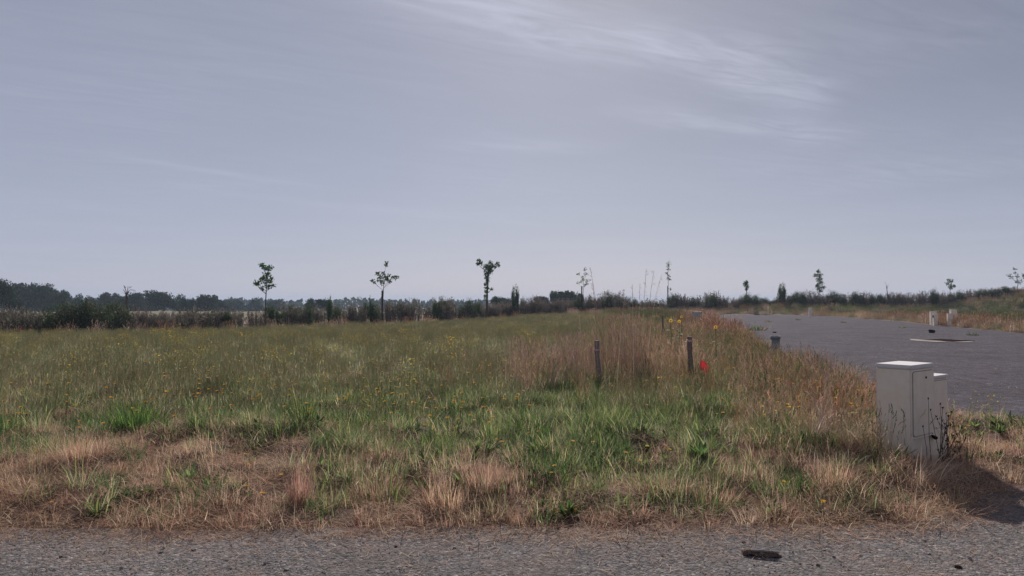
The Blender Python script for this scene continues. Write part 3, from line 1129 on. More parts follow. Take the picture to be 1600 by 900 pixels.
# --- posts
def post(name, top, bot, d, r, mat, label, cat, tape=None, rough=.12):
    a = at(bot[0], bot[1], d); b = at(top[0], top[1], d)
    a.z = H(a.x, a.y) - .1
    e = empty(name, a, 0, label, cat)
    g = Geo()
    n = 14
    pts, rr = [], []
    for i in range(n + 1):
        k = i / n
        p = (b - a) * k
        p += Vector((math.sin(k * 7) * r * .12, 0, 0))
        pts.append(p); rr.append(r * (1.05 - .12 * k) * rnd.uniform(1 - rough, 1 + rough * .5))
    g.tube(pts, rr, (.2, .2, .2), 9)
    obj('shaft', new_mesh('post_shaft', g.v, g.f, mat), e)
    if tape:
        g = Geo()
        k = tape
        p = (b - a) * k; q = (b - a) * (k + .035)
        g.tube([p, q], [r * 1.13, r * 1.13], (.5, .3, .3), 9)
        g.tube([p + Vector((-r, -r * .3, .01)), p + Vector((-r * 1.9, -r * .6, .0)), p + Vector((-r * 2.3, -r * .5, -.03))], [.006, .006, .002], (.5, .3, .3), 4)
        obj('tape_band', new_mesh('tape', g.v, g.f, M_TAPE), e)
    return e


post('wooden_post', (932, 532), (937, 607), 13.0, .046, M_WOOD, 'weathered grey wooden post with pink tape beside the tall reddish grass', 'post', .80)
post('wooden_post', (1077, 526), (1081, 606), 13.2, .048, M_BROWNWOOD, 'brown wooden post with pale tape near its top beside the red plastic', 'post', .91)
post('thin_stake', (1035, 493), (1037, 518), 29, .035, M_BROWNWOOD, 'thin dark stake in the meadow next to the sunflowers', 'stake')

# red plastic scrap
p = at(1100, 575, 12.6)
e = empty('red_plastic', (p.x, p.y, H(p.x, p.y)), 0, 'torn red plastic scrap caught upright in dry grass beside the brown post', 'plastic scrap')
g = Geo()
base = p.z - e.location.z
prof = [(-.11, .025), (-.07, .055), (-.03, .068), (.01, .068), (.06, .060), (.10, .04), (.135, .012)]
rows = []
for z_, w_ in prof:
    rows.append([Vector((s_ * w_ + rnd.uniform(-.01, .01) - .25 * z_, math.cos(s_ * 2.2) * .045 + rnd.uniform(-.008, .008), base + z_ + rnd.uniform(-.008, .008))) for s_ in (-1, -.5, 0, .5, 1)])
vs = [q for r_ in rows for q in r_]
fs = [(i * 5 + j, i * 5 + j + 1, i * 5 + j + 6, i * 5 + j + 5) for i in range(len(rows) - 1) for j in range(4) if (i, j) not in ((1, 1), (0, 3), (1, 0))]
g.add(vs, fs, (.82, .19, .19))
sh = obj('film', new_mesh('red_film', g.v, g.f, M_RED, g.c, True), e)
sm = sh.modifiers.new('thick', 'SOLIDIFY'); sm.thickness = .004
g = Geo()
g.tube([(0, .03, -.05), (.01, .03, base * .6), (.0, .035, base + .05)], [.006, .005, .004], (.2, .1, .1), 5)
obj('stick', new_mesh('red_stick', g.v, g.f, M_BROWNWOOD), e)

# grey pipe stub
d = 20.0
X = (1211 - 800) / 1160 * d
zt = EYE + (HZ - 525) / 1160 * d
e = empty('plastic_pipe', (X, d, H(X, d)), 0, 'short upright grey plastic pipe with a collar at the gravel edge', 'pipe')


def ring_tube(name, segs, mat):
    """hollow lathe: list of (radius, z) going up outside and back down inside"""
    n = 20
    vs, fs = [], []
    for r_, z_ in segs:
        for j in range(n):
            a = j * 2 * math.pi / n
            vs.append((r_ * math.cos(a), r_ * math.sin(a), z_))
    for i in range(len(segs) - 1):
        for j in range(n):
            fs.append((i * n + j, i * n + (j + 1) % n, (i + 1) * n + (j + 1) % n, (i + 1) * n + j))
    return new_mesh(name, vs, fs, mat, None, True)


hz = zt - e.location.z
obj('tube', ring_tube('pipe_tube', [(.112, -.1), (.119, hz - .08), (.107, hz - .08), (.098, .05), (.0, .05)], M_PIPE), e)
obj('collar', ring_tube('pipe_collar', [(.120, hz - .075), (.134, hz - .07), (.138, hz), (.12, hz), (.113, hz - .08)], M_PIPE), e)

# manhole
d = 30.8
X = (1478 - 800) / 1160 * d
e = empty('manhole', (X, d, 0.0), R(28), 'brown iron manhole cover set in pale concrete on the gravel', 'manhole')


def slab(name, pts, z0, z1, mat):
    n = len(pts)
    vs = [(p[0], p[1], z0) for p in pts] + [(p[0], p[1], z1) for p in pts]
    fs = [tuple(range(n, 2 * n))] + [(i, (i + 1) % n, n + (i + 1) % n, n + i) for i in range(n)]
    return new_mesh(name, vs, fs, mat)


blobpts = [(math.cos(a) * (1.1 + .14 * math.sin(3 * a + 1) + .08 * math.sin(7 * a)), math.sin(a) * (1.05 + .12 * math.sin(2 * a) + .05 * math.sin(9 * a))) for a in [i * .2094 for i in range(30)]]
obj('concrete_collar', slab('collar', blobpts, -.02, .012, M_PALE), e)
obj('iron_frame', slab('mh_frame', [(-.72, -.72), (.72, -.72), (.72, .72), (-.72, .72)], .0, .024, M_RUST), e)
obj('cover', rounded_box('mh_cover', -.66, .66, -.66, .66, .01, .034, M_RUST, .006), e)

X = (1447 - 800) / 1160 * 30.6
o = obj('concrete_spill', slab('spill', [(math.cos(a) * .42 * (1 + .25 * math.sin(2 * a + 1)), math.sin(a) * 1.15 * (1 + .15 * math.sin(5 * a))) for a in [i * .26 for i in range(24)]], -.01, .022, M_PALE), None, (X, 30.6, 0))
tag(o, 'pale patch of spilled concrete beside the manhole', 'concrete patch')


def lump(name, px, py, r, mat, label, cat, squash=.7, group=None, d=None, sx=1.0, n=2):
    d = d or EYE * 1160 / (py - HZ)
    X = (px - 800) / 1160 * d
    m_ = stone_mesh(name, mat, n)
    o = obj(name, m_)
    on_pave = (X * 0 == 0) and (float(lot_sd(X, d)) < 0 or d < float(road_edge(np.array([X]))[0]))
    o.location = (X, d, (0 if on_pave else H(X, d)) + r * squash * .4)
    o.scale = (r * sx, r, r * squash)
    o.rotation_euler = (0, 0, rnd.uniform(0, 3))
    return tag(o, label, cat, group)


lump('black_lump', 1455, 520, .16, M_BLACK, 'black lump lying on the gravel in front of the cream boxes', 'debris', 1.1)
lump('dark_clod', 1210, 520, .10, M_DARKBARK, 'small dark clod on the gravel behind the grey pipe', 'clod', .7)
for i, (px, py, r) in enumerate([(608, 489, .42), (691, 488, .36), (548, 490, .22), (388, 494, .30), (1045, 486, .3), (888, 481, .2)]):
    d = 60 if px < 700 else 74
    lump('pale_rock', px, py, r, M_WHITE, ['pale angular rock at the foot of the hedge beside the staked sapling', 'low pale rock at the hedge foot between the staked sapling and ivy clad tree',
         'small pale rock at the hedge foot left of the staked sapling', 'pale rock under the hedge left of the first sapling', 'pale rock in the grass behind the sunflowers',
         'small white rock under the purple brush behind the meadow'][i], 'rock', .65, None, d, 1.5)
    bpy.context.scene.collection.objects[-1]
lump('pale_stone', 1363, 712, .055, M_PALE, 'pale stone in the straw beside the tall cabinet', 'stone', .6, d=7.0)
lump('pale_stone', 1076, 702, .03, M_WHITE, 'small white scrap of stone among green weeds in the verge', 'stone', .6, d=8.0)
for i, (px, py, r) in enumerate([(1492, 884, .022), (307, 857, .018), (1275, 881, .014), (1447, 863, .012), (100, 868, .012), (450, 888, .016), (620, 852, .012), (1284, 857, .012), (1160, 846, .014)]):
    lump('road_stone', px, py, r, M_DARKBARK if i % 2 == 0 else M_STONE,
         ['larger dark stone on the road below the cabinet shadow', 'dark stone on the road at the grass edge, left part of the photo', 'grey pebble on the road right of the bark piece', 'dark pebble left of the cabinet shadow tip on the road',
          'grey pebble alone at the far left of the road', 'dark stone nearest the camera on the left of the road', 'grey pebble on the road below the middle of the verge', 'dark pebble on the road above the bark piece to its right', 'grey pebble directly above the bark piece'][i], 'pebble', .7)

# bark piece on the road
d = 4.72
X = (1187 - 800) / 1160 * d
vs, fs = [], []
NU, NV = 22, 8
for i in range(NU):
    u = i / (NU - 1)
    xx = -.115 + .235 * u
    rr = .017 + .011 * math.sin(u * 2.6 + .4) + rnd.uniform(-.0035, .0035)
    rr *= .62 + .3 * abs(math.sin(u * 5.2 + .6)) + (.25 if u < .2 else 0)
    if u > .85: rr *= max(.25, 1 - (u - .85) * 5)
    a0 = R(8 + 16 * math.sin(u * 9)); a1 = R(168 + 14 * math.sin(u * 12 + 1))
    for j in range(NV):
        a = a0 + (a1 - a0) * j / (NV - 1)
        vs.append((xx + rnd.uniform(-.003, .003), -math.cos(a) * rr * 1.35 - .10 * (u - .3) * .2 + .007 * math.sin(u * 7), max(.001, math.sin(a) * rr * 1.25 - .004 + rnd.uniform(-.0015, .0015))))
for i in range(NU - 1):
    for j in range(NV - 1):
        k0 = i * NV + j
        fs.append((k0, k0 + 1, k0 + NV + 1, k0 + NV))
e = obj('bark_piece', new_mesh('bark_piece', vs, fs, M_CURL), None, (X, d, .003))
sm = e.modifiers.new('thick', 'SOLIDIFY'); sm.thickness = .005
e.rotation_euler = (0, 0, R(-6))
tag(e, 'dark curled piece of bark lying on the road', 'bark')
g = Geo()
pp = [Vector((-.10 + .205 * q / 8, -.004 - .004 * q + .003 * math.sin(q * 2), .026 + .007 * math.sin(q / 8 * 2.8))) for q in range(9)]
g.tube(pp, [.002, .006, .009, .007, .010, .008, .010, .006, .002], (.4, .35, .3), 5)
obj('pale_inner_wood', new_mesh('inner_wood', g.v, g.f, M_WOOD), e)


# ------------------------------------------------------------------ standing plants as things
def ground_pt(px, d):
    X = (px - 800) / 1160 * d
    return Vector((X, d, H(X, d)))


def d_row(py):
    return EYE * 1160 / (py - HZ)


def clump(name, px, d, geo_parts, label, cat='grass clump', group=None, rz=0, s=1.0):
    p = ground_pt(px, d)
    e = empty(name, p, rz, label, cat, group)
    e.scale = (s, s, s)
    for nm, g, m_ in geo_parts:
        obj(nm, g.mesh(nm, m_), e)
    return e


# lush green clump on the left and its neighbours
g = tuft(950, .27, .34, .56, .008, C_DEEP + [(.13, .25, .06), (.18, .31, .07), (.22, .34, .08)], .8, .8, 5)
clump('grass_clump', 215, 8.3, [('blades', g, M_GRASS)], 'round lush green grass clump standing alone at the meadow edge')
g = tuft(420, .22, .24, .42, .008, C_GREEN + C_DEEP, .6, .9, 5)
clump('grass_clump', 12, 8.4, [('blades', g, M_GRASS)], 'yellow green grass clump at the far left edge of the photo')
for px, d, n, r, h0, h1, cols, lab in [
    (476, 8.3, 110, .12, .35, .58, C_DEEP + C_GREEN, 'tall blue green grass tuft, tallest of the upright tufts at the meadow edge'),
    (308, 8.0, 70, .09, .30, .48, C_DEEP + C_GREEN, 'slim upright green grass tuft right of the round lush clump'),
    (535, 7.9, 60, .12, .25, .42, C_GREEN, 'loose green grass tuft just right of the tall blue green tuft'),
    (775, 8.1, 90, .16, .25, .40, C_GREEN, 'bright green grass tuft in the middle of the verge'),
    (286, 6.1, 60, .06, .08, .17, C_GREEN[:3], 'small bright green tuft in dry grass near the road, left of the reddish tuft'),
    (1275, 7.9, 60, .12, .22, .36, C_GREEN[:4], 'green leafy tuft in tan grass left of the cabinet'),
    (1240, 5.9, 60, .1, .12, .22, C_GREEN + C_TAN[:1], 'yellowish green tuft at the road edge above the bark piece'),
    (1365, 6.4, 60, .08, .10, .22, C_GREEN, 'small green tuft in the straw in front of the cabinet'),
    (950, 8.4, 170, .26, .25, .42, C_GREEN, 'wide light green grass tuft below the weathered grey post'),
    (1030, 9.2, 200, .30, .25, .42, C_DEEP + C_GREEN, 'dense dark green grass tuft between the two posts'),
    (690, 7.6, 130, .2, .2, .36, C_GREEN, 'spreading green tuft in the verge left of the dock leaves'),
]:
    g = tuft(n, r, h0, h1, .009, cols, .35, .7, 5)
    clump('grass_tuft', px, d, [('blades', g, M_GRASS)], lab, 'grass tuft')
g = tuft(190, .075, .2, .42, .0045, C_RED, .22, .4, 4)
clump('dry_grass_tuft', 468, 5.75, [('blades', g, M_DRY)], 'upright rusty red dry tuft standing out over the road edge', 'dry grass tuft')
for px, d, lab in [(590, 6.1, 'rounded rusty dry tuft right of the upright red tuft'), (760, 6.0, 'rusty dry tuft below the middle dock leaves'), (1110, 5.95, 'broad rusty dry tuft at the road edge left of the yellowish tuft'),
                   (1300, 6.2, 'rusty dry tuft at the road edge in front of the cabinet straw'), (130, 6.7, 'broad dry tuft below the round lush clump'), (700, 5.75, 'low reddish dry tuft at the road edge in mid verge')]:
    g = tuft(300, .2, .16, .34, .0042, C_RED + C_DRY[:2], .5, .8, 4)
    clump('dry_grass_tuft', px, d, [('blades', g, M_DRY)], lab, 'dry grass tuft')

# dock and dandelion leaves
for px, d, s, lab in [(1160, 7.7, 1.0, 'dark green rosette of broad leaves in straw left of the cabinet'), (1095, 6.9, 1.25, 'dark leafy rosette nearest the road among the dock leaves'),
                      (840, 7.0, 1.2, 'broad green dock leaves in the middle of the verge'), (690, 7.1, 1.1, 'green dock leaves left of the middle rosette'),
                      (970, 7.3, 1.1, 'dark dock leaves below the grey post'), (1010, 7.5, 1.0, 'dock leaves just right of the dark dock leaves'),
                      (1575, 8.9, 1.2, 'green leafy weed in dry grass right of the meter box'), (1555, 9.1, 1.0, 'green leafy weed at the gravel edge right of the meter box'), (1598, 8.8, 1.0, 'green leafy weed at the right edge of the photo'),
                      (1125, 9.0, 1.0, 'green leaves in tan grass below the red plastic'), (800, 6.7, .9, 'small dock rosette close to the rusty tufts')]:
    g = rosette(34, .06, .17, .034, C_DEEP + C_GREEN[:4])
    clump('dock_plant', px, d, [('leaves', g, M_GRASS)], lab, 'weed', s=s)
g = rosette(9, .09, .15, .05, C_GREEN[3:])
y_ = rosette(4, .08, .13, .05, C_YEL[:2])
clump('yellowing_weed', 890, 5.55, [('leaves', g, M_GRASS), ('yellow_leaves', y_, M_GRASS)], 'small weed with bright yellow leaves at the road edge', 'weed')

# tall reddish bunch grass between the posts
g = stems(380, .50, .55, 1.30, .0048, C_PINK + C_PINK + C_TAN + [(.38, .26, .22)], 'oat', .36, .25, 0, None, .012, .11)
g2 = tuft(220, .5, .3, .6, .006, C_PINK + C_OLIVE, .3, .5, 4)
clump('bunch_grass', 978, 13.3, [('stalks', g, M_DRY), ('base_leaves', g2, M_DRY)], 'tall dense reddish brown bunch of dry grass between the two posts', 'grass clump')
g = stems(260, .45, .6, 1.0, .0045, C_PINK, 'oat', .25, .4, 0, None, .011, .09)
clump('bunch_grass', 905, 13.4, [('stalks', g, M_DRY)], 'paler loose bunch of dry grass left of the weathered grey post', 'grass clump')
g = stems(300, .6, .45, .85, .0045, C_PINK + C_TAN, 'oat', .4, .6, 0, None, .012, .09)
clump('bunch_grass', 1040, 13.8, [('stalks', g, M_DRY)], 'loose pale dry grass bunch just left of the brown post', 'grass clump')
g = stems(330, .7, .5, .95, .0045, C_PINK, 'oat', .35, .7, 0, None, .012, .09)
clump('bunch_grass', 845, 13.0, [('stalks', g, M_DRY)], 'low pinkish drooping bunch of dry grass, leftmost of the dry bunches in the meadow', 'grass clump')


def tall_stem(px, topx, topy, d, label, arch=.35, heads=9):
    p = ground_pt(px, d)
    top = at(topx, topy, d)
    e = empty('tall_grass_stem', p, 0, label, 'grass stem')
    g = Geo()
    rel = top - p
    pts = []
    n = 12
    for i in range(n + 1):
        k = i / n
        pts.append(Vector((rel.x * k ** (1 + 2 * arch), 0, rel.z * (k if k < .8 else .8 + (k - .8) * .8))))
    g.tube(pts, [.0028 * (1 - .6 * i / n) for i in range(n + 1)], pick(C_PINK), 4)
    obj('stem', g.mesh('stem', M_DRY), e)
    g = Geo()
    sx = 1 if rel.x > 0 else -1
    for i in range(heads):
        k = .72 + .28 * i / heads
        a = Vector((rel.x * k ** (1 + 2 * arch), 0, rel.z * (k if k < .8 else .8 + (k - .8) * .8)))
        g.spindle(a, Vector((sx * rnd.uniform(-.2, .8), rnd.uniform(-.4, .4), rnd.uniform(-.4, .6))), rnd.uniform(.04, .08), .009, pick(C_PINK))
    g.tube([q + Vector((0, .001, 0)) for q in pts[-5:]], [.0025] * 5, pick(C_PINK), 4)
    obj('seed_head', g.mesh('seed_head', M_DRY), e)


tall_stem(941, 922, 409, 12.2, 'tall arching grass stem rising over the hedge right of the leafy far sapling')
tall_stem(934, 926, 432, 12.6, 'shorter grass stem beside the tall arching one', .2)
tall_stem(1002, 1010, 412, 12.5, 'tall pale stem, highest of the group over the bunch grass')
tall_stem(1006, 1022, 414, 12.3, 'tall pale stem leaning right over the bunch grass')
tall_stem(1010, 1034, 422, 12.7, 'thin grass stem leaning furthest right over the bunch grass', .5)
tall_stem(990, 988, 437, 12.1, 'short pale stem left of the tall pale stems', .1, 6)
tall_stem(996, 1000, 436, 12.9, 'pale stem close to the highest stem, on its left', .1, 6)
tall_stem(912, 905, 486, 10.5, 'grass stem with pale seed head bending in front of the meadow', .3, 6)
tall_stem(963, 975, 465, 11.0, 'upright grass stem with pale head in front of the bunch grass', .2, 6)

# sunflowers
def sunflower(px, py, d, r, label, nodding=.0):
    p = ground_pt(px + 1, d)
    hc = at(px, py, d)
    e = empty('sunflower', p, 0, label, 'sunflower', 'sunflowers at the meadow corner')
    rel = hc - p
    g = Geo()
    g.tube([Vector((0, 0, -.02)), Vector((rel.x * .3, .01, rel.z * .5)), Vector((rel.x, .02, rel.z - .01))], [.009, .007, .005], (.1, .15, .04), 5)
    obj('stem', g.mesh('stem', M_GRASS), e)
    g = Geo()
    for i in range(12):
        z_ = rel.z * rnd.uniform(.08, .85)
        a = rnd.uniform(0, 6.28)
        dd = Vector((math.cos(a), math.sin(a), rnd.uniform(-.1, .4)))
        g.leaf(Vector((rel.x * z_ / rel.z * .8, .01, z_)), Vector((0, 0, 1)) + rv() * .3, dd, rnd.uniform(.10, .17), .08, pick(C_DEEP))
    obj('leaves', g.mesh('leaves', M_GRASS), e)
    nrm = Vector((rnd.uniform(-.3, .2), -1, .35 - nodding)).normalized()
    s = nrm.orthogonal().normalized(); t = nrm.cross(s)
    g = Geo()
    for i in range(16):
        a = i * 2 * math.pi / 16
        u = s * math.cos(a) + t * math.sin(a)
        g.leaf(rel + u * r * .42, nrm + rv() * .15, u + nrm * .12, r * .62, r * .34, pick(C_YEL[:2], .1))
    obj('petals', g.mesh('petals', M_PETAL), e)
    g = Geo()
    g.disc(rel + nrm * .012, nrm, r * .36, (.045, .025, .012), 10, -.01)
    obj('flower_centre', g.mesh('centre', M_GRASS), e)


sunflower(1048, 501, 18, .046, 'sunflower with open yellow petals and a dark centre, leftmost of the four')
sunflower(1061, 502, 18.6, .040, 'drooping sunflower just right of the fully open one', .6)
sunflower(1064.5, 495, 19.6, .032, 'smallest and highest sunflower at the meadow corner', .2)
sunflower(1118, 511, 17, .040, 'sunflower standing alone near the gravel edge', .2)
g = stems(60, .28, .3, .5, .006, C_GREEN, 'spike', .3, .5, 4, C_GREEN)
clump('leafy_bush', 1065, 18.8, [('stems', g, M_GRASS)], 'leafy green weed under the sunflowers', 'weed')

# dried seed weed in front of the boxes
p = ground_pt(1462, 6.93)
e = empty('seed_weed', p, 0, 'dried dark weed with round seed heads in front of the meter box', 'weed')
g = Geo(); heads = []
for tx, ty in [(1449, 623), (1452, 640), (1440, 666), (1467, 631), (1471, 637), (1476, 646), (1480, 650), (1485, 643), (1483, 664), (1487, 680), (1477, 685), (1492, 678), (1495, 690), (1501, 668), (1498, 698), (1506, 684), (1470, 700), (1489, 705)]:
    dd = 6.93 + rnd.uniform(-.12, .12)
    tp = at(tx, ty, dd) - p
    b0 = Vector((tp.x * .25 + rnd.uniform(-.06, .06), rnd.uniform(-.05, .05), -.03))
    mid = b0.lerp(tp, .5) + Vector((rnd.uniform(-.015, .015), 0, 0))
    g.tube([b0, mid, tp], [.0035, .0026, .0018], (.10, .075, .06), 4)
    heads.append(tp)
    if rnd.random() < .6:
        q = b0.lerp(tp, .65); r_ = q + Vector((rnd.uniform(-.05, .05), rnd.uniform(-.03, .03), rnd.uniform(.05, .1)))
        g.tube([q, r_], [.002, .0015], (.10, .075, .06), 4); heads.append(r_)
obj('stems', g.mesh('weed_stems', M_DRY), e)
for h_ in heads:
    g = Geo()
    for q in range(7):
        g.spindle(h_ - Vector((0, 0, .008)), Vector((rnd.uniform(-.5, .5), rnd.uniform(-.5, .5), 1)), rnd.uniform(.018, .028), .009, jit((.075, .05, .045), .3))
    obj('seed_head', g.mesh('head', M_DRY), e)
g = stems(60, .12, .25, .50, .003, [(.22, .16, .11), (.3, .22, .15), (.15, .12, .08)], 'spike', .35, .5, 1, None, .008, .03)
clump('dry_weed', 1497, 6.98, [('stalks', g, M_DRY)], 'thin brown weed stalks beside the dried seed weed', 'weed')
g = stems(34, .10, .2, .42, .003, [(.22, .16, .11), (.3, .22, .15)], 'spike', .35, .5, 1, None, .008, .03)
clump('dry_weed', 1362, 6.9, [('stalks', g, M_DRY)], 'dark thin weed stalks against the left edge of the tall cabinet', 'weed')


# arching clump of pale grass in front of the cabinet
def arch_clump(px, d, n, l0, l1, a0, a1, cols, label, wid=.0055):
    g = Geo()
    for i in range(n):
        a = R(rnd.uniform(a0, a1))
        g.blade((rnd.uniform(-.1, .1), rnd.uniform(-.09, .09), 0), a, rnd.uniform(l0, l1), rnd.uniform(.15, .8), rnd.uniform(.9, 1.9), wid * rnd.uniform(.6, 1.2), pick(cols, .25), 7)
    return clump('arching_grass', px, d, [('blades', g, M_DRY)], label)


arch_clump(1440, 6.25, 130, .26, .62, -60, 60, C_TAN + C_DRY[:2], 'pale arching grass clump below the cabinet, leaning towards its shadow')
arch_clump(1395, 6.6, 80, .2, .42, -180, 60, C_TAN + C_DRY, 'straw coloured grass clump left of the arching pale clump')
arch_clump(1330, 7.0, 110, .25, .55, -40, 200, C_TAN + C_OLIVE[:2], 'pale green arching grass clump between straw and the cabinet')
arch_clump(1338, 7.6, 230, .35, .75, 0, 360, C_TAN, 'tall tan grass clump leaning against the left side of the cabinet')
arch_clump(1290, 8.3, 150, .3, .58, 0, 360, C_TAN + C_DRY, 'tan grass clump left of the one leaning on the cabinet')
arch_clump(1505, 8.0, 90, .2, .42, 0, 360, C_TAN + C_DRY, 'straw coloured clump right behind the meter box')
arch_clump(1090, 8.6, 90, .2, .40, 0, 360, C_DRY, 'flattened straw clump below the brown post')
# one long stem arching out over the shadow
g = Geo()
g.tube([Vector(q) for q in [(0, 0, 0), (.18, -.1, .13), (.38, -.18, .19), (.62, -.25, .17), (.78, -.3, .11)]], [.003, .0028, .0024, .002, .0015], (.5, .42, .32), 4)
clump('bent_stem', 1445, 6.25, [('stem', g, M_DRY)], 'single long pale stem arching over the cabinet shadow', 'grass stem')
# dark mat of dead weed at the road edge
g = thatch(420, .22, [(.06, .045, .038), (.10, .075, .06), (.045, .035, .03)], .03, .12, .008, .05)
e = clump('dead_weed_mat', 1325, 5.52, [('debris', g, M_DRY)], 'dark mat of dead weeds at the road edge left of the cabinet shadow', 'dead weeds')
e.scale = (1.5, .55, .8)

# --- yellow flowers nearest the camera, each one its own plant
def flower_src(k):
    h = .30 + .04 * k
    g = Geo()
    g.tube([Vector((0, 0, -.02)), Vector((.012 * (k - 2), .01, h * .5)), Vector((.02 * (k - 1.5), .0, h))], [.0022, .0018, .0015], (.11, .13, .05), 3)
    tip = Vector((.02 * (k - 1.5), 0, h))
    g2 = Geo()
    nrm = Vector((.15 * (k - 1.5), -.25, 1)).normalized()
    s = nrm.orthogonal().normalized(); t = nrm.cross(s)
    for layer, (rr, up) in enumerate(((.021, .0), (.014, .004), (.008, .007))):
        for i in range(11 - 3 * layer):
            a = i * 2 * math.pi / (11 - 3 * layer) + layer
            u = s * math.cos(a) + t * math.sin(a)
            g2.leaf(tip + nrm * up, nrm + u * -.3, u + nrm * .25, rr, .009, pick(C_YEL, .12))
    g3 = Geo(); g3.spindle(tip - nrm * .012, nrm, .016, .011, (.09, .12, .04))
    return h, g.mesh('flower_stem', M_GRASS), g2.mesh('flower_head', M_PETAL), g3.mesh('bud_base', M_GRASS)


fsrc = [flower_src(k) for k in range(4)]
FLAB = {'verge': ('single yellow dandelion-like flower among the grasses of the verge', 'yellow flowers of the verge'),
        'left': ('yellow flower at the meadow edge behind the round green clump', 'yellow flowers along the meadow edge'),
        'mid': ('yellow flower in the meadow behind the middle of the verge', 'yellow flowers in the middle of the meadow'),
        'lot': ('yellow flower in the dry grass beside the gravel', 'yellow flowers beside the gravel')}


def flower(px, d, where, s=1.0, hs=1.0):
    h, a, b, c_ = rnd.choice(fsrc)
    p = ground_pt(px, d)
    lab, grp = FLAB[where]
    e = empty('yellow_flower', p, rnd.uniform(-.6, .6), lab, 'flower', grp)
    e.scale = (s, s, s * hs)
    obj('stem', a, e); obj('flower_head', b, e); obj('bud_base', c_, e)


# verge flowers read off the photograph: head position (px, row) -> ground further down
for px, row in [(84, 768), (160, 700), (133, 715), (62, 716), (380, 730), (386, 737), (392, 746), (443, 742), (405, 775), (842, 688), (830, 692), (775, 700), (783, 707), (872, 730), (890, 710),
                (997, 646), (1006, 648), (1034, 700), (1165, 652), (1196, 668), (1202, 661), (1216, 760), (1290, 764), (1276, 785), (983, 698), (975, 710), (1022, 704), (1040, 708), (1012, 700), (1001, 721), (863, 734),
                (1510, 668), (1516, 672), (1570, 694), (1200, 700), (640, 655), (700, 640), (615, 640), (665, 660), (560, 640), (650, 640), (500, 650), (1120, 640), (930, 690), (740, 690), (1175, 690), (660, 625), (720, 650), (125, 690), (30, 660), (60, 640), (180, 640), (350, 655)]:
    d = 1160 * (EYE - .26) / (row - HZ)
    if lot_sd((px - 800) / 1160 * d, d) > .1:
        flower(px, d, 'verge', rnd.uniform(.75, 1.05), .75)
cnt = 0
while cnt < 235:
    row = 560 + 110 * rnd.random() ** .8
    px = rnd.uniform(-60, 830) if rnd.random() < .80 else rnd.uniform(1120, 1350)
    d = 1160 * (EYE - .38) / (row - HZ)
    X = (px - 800) / 1160 * d
    if lot_sd(X, d) < .3: continue
    if rnd.random() > .25 + 1.1 * float(vnoise(X, d, 1.4, 51)) ** 2 * 1.6: continue
    flower(px, d, 'lot' if px > 900 else ('left' if px < 420 else 'mid'), rnd.uniform(.9, 1.25), rnd.uniform(.9, 1.15))
    cnt += 1

# small weeds growing through the gravel
for i, (px, py, s) in enumerate([(1150, 507, 1.2), (1183, 516, 1.6), (1170, 517, .9), (1200, 503, .9), (1130, 500, 1.0), (1247, 500, .8), (1318, 504, .7), (1520, 524, .8), (1410, 512, .7)]):
    d = d_row(py)
    X = (px - 800) / 1160 * d
    g = tuft(90, .16, .12, .30, .02, C_DEEP + C_RED[:1], .9, .9, 3)
    e = empty('gravel_weed', (X, d, .0), 0, ['weed in the gravel nearest the sunflowers', 'widest dark weed growing through the gravel', 'small weed just left of the widest gravel weed', 'weed on the far gravel behind the widest one',
              'weed at the far left corner of the gravel', 'small weed near the lone far meter box', 'tiny weed on the gravel between the lone box and the pairs', 'tiny weed at the right rim of the gravel', 'tiny weed at the far rim left of the box pairs'][i], 'weed')
    e.scale = (s * 2.0, s, s * 1.1)
    obj('leaves', g.mesh('weed_leaves', M_GRASS), e)


# ------------------------------------------------------------------ hedge, saplings
def hedge_pt(px, off=0.0):
    """where the ray through px meets the hedge line, pushed off metres further away"""
    m = (px - 800) / 1160
    for (ax, ay), (bx, by) in zip(HEDGE[:-1], HEDGE[1:]):
        den = (bx - ax) - m * (by - ay)
        if abs(den) < 1e-9: continue
        t = (m * ay - ax) / den
        y_ = ay + t * (by - ay)
        if -1e-6 <= t <= 1 + 1e-6 and y_ > 0:
            y_ += off
            return Vector((m * y_, y_, H(m * y_, y_)))
    y_ = 90 + off
    return Vector((m * y_, y_, H(m * y_, y_)))


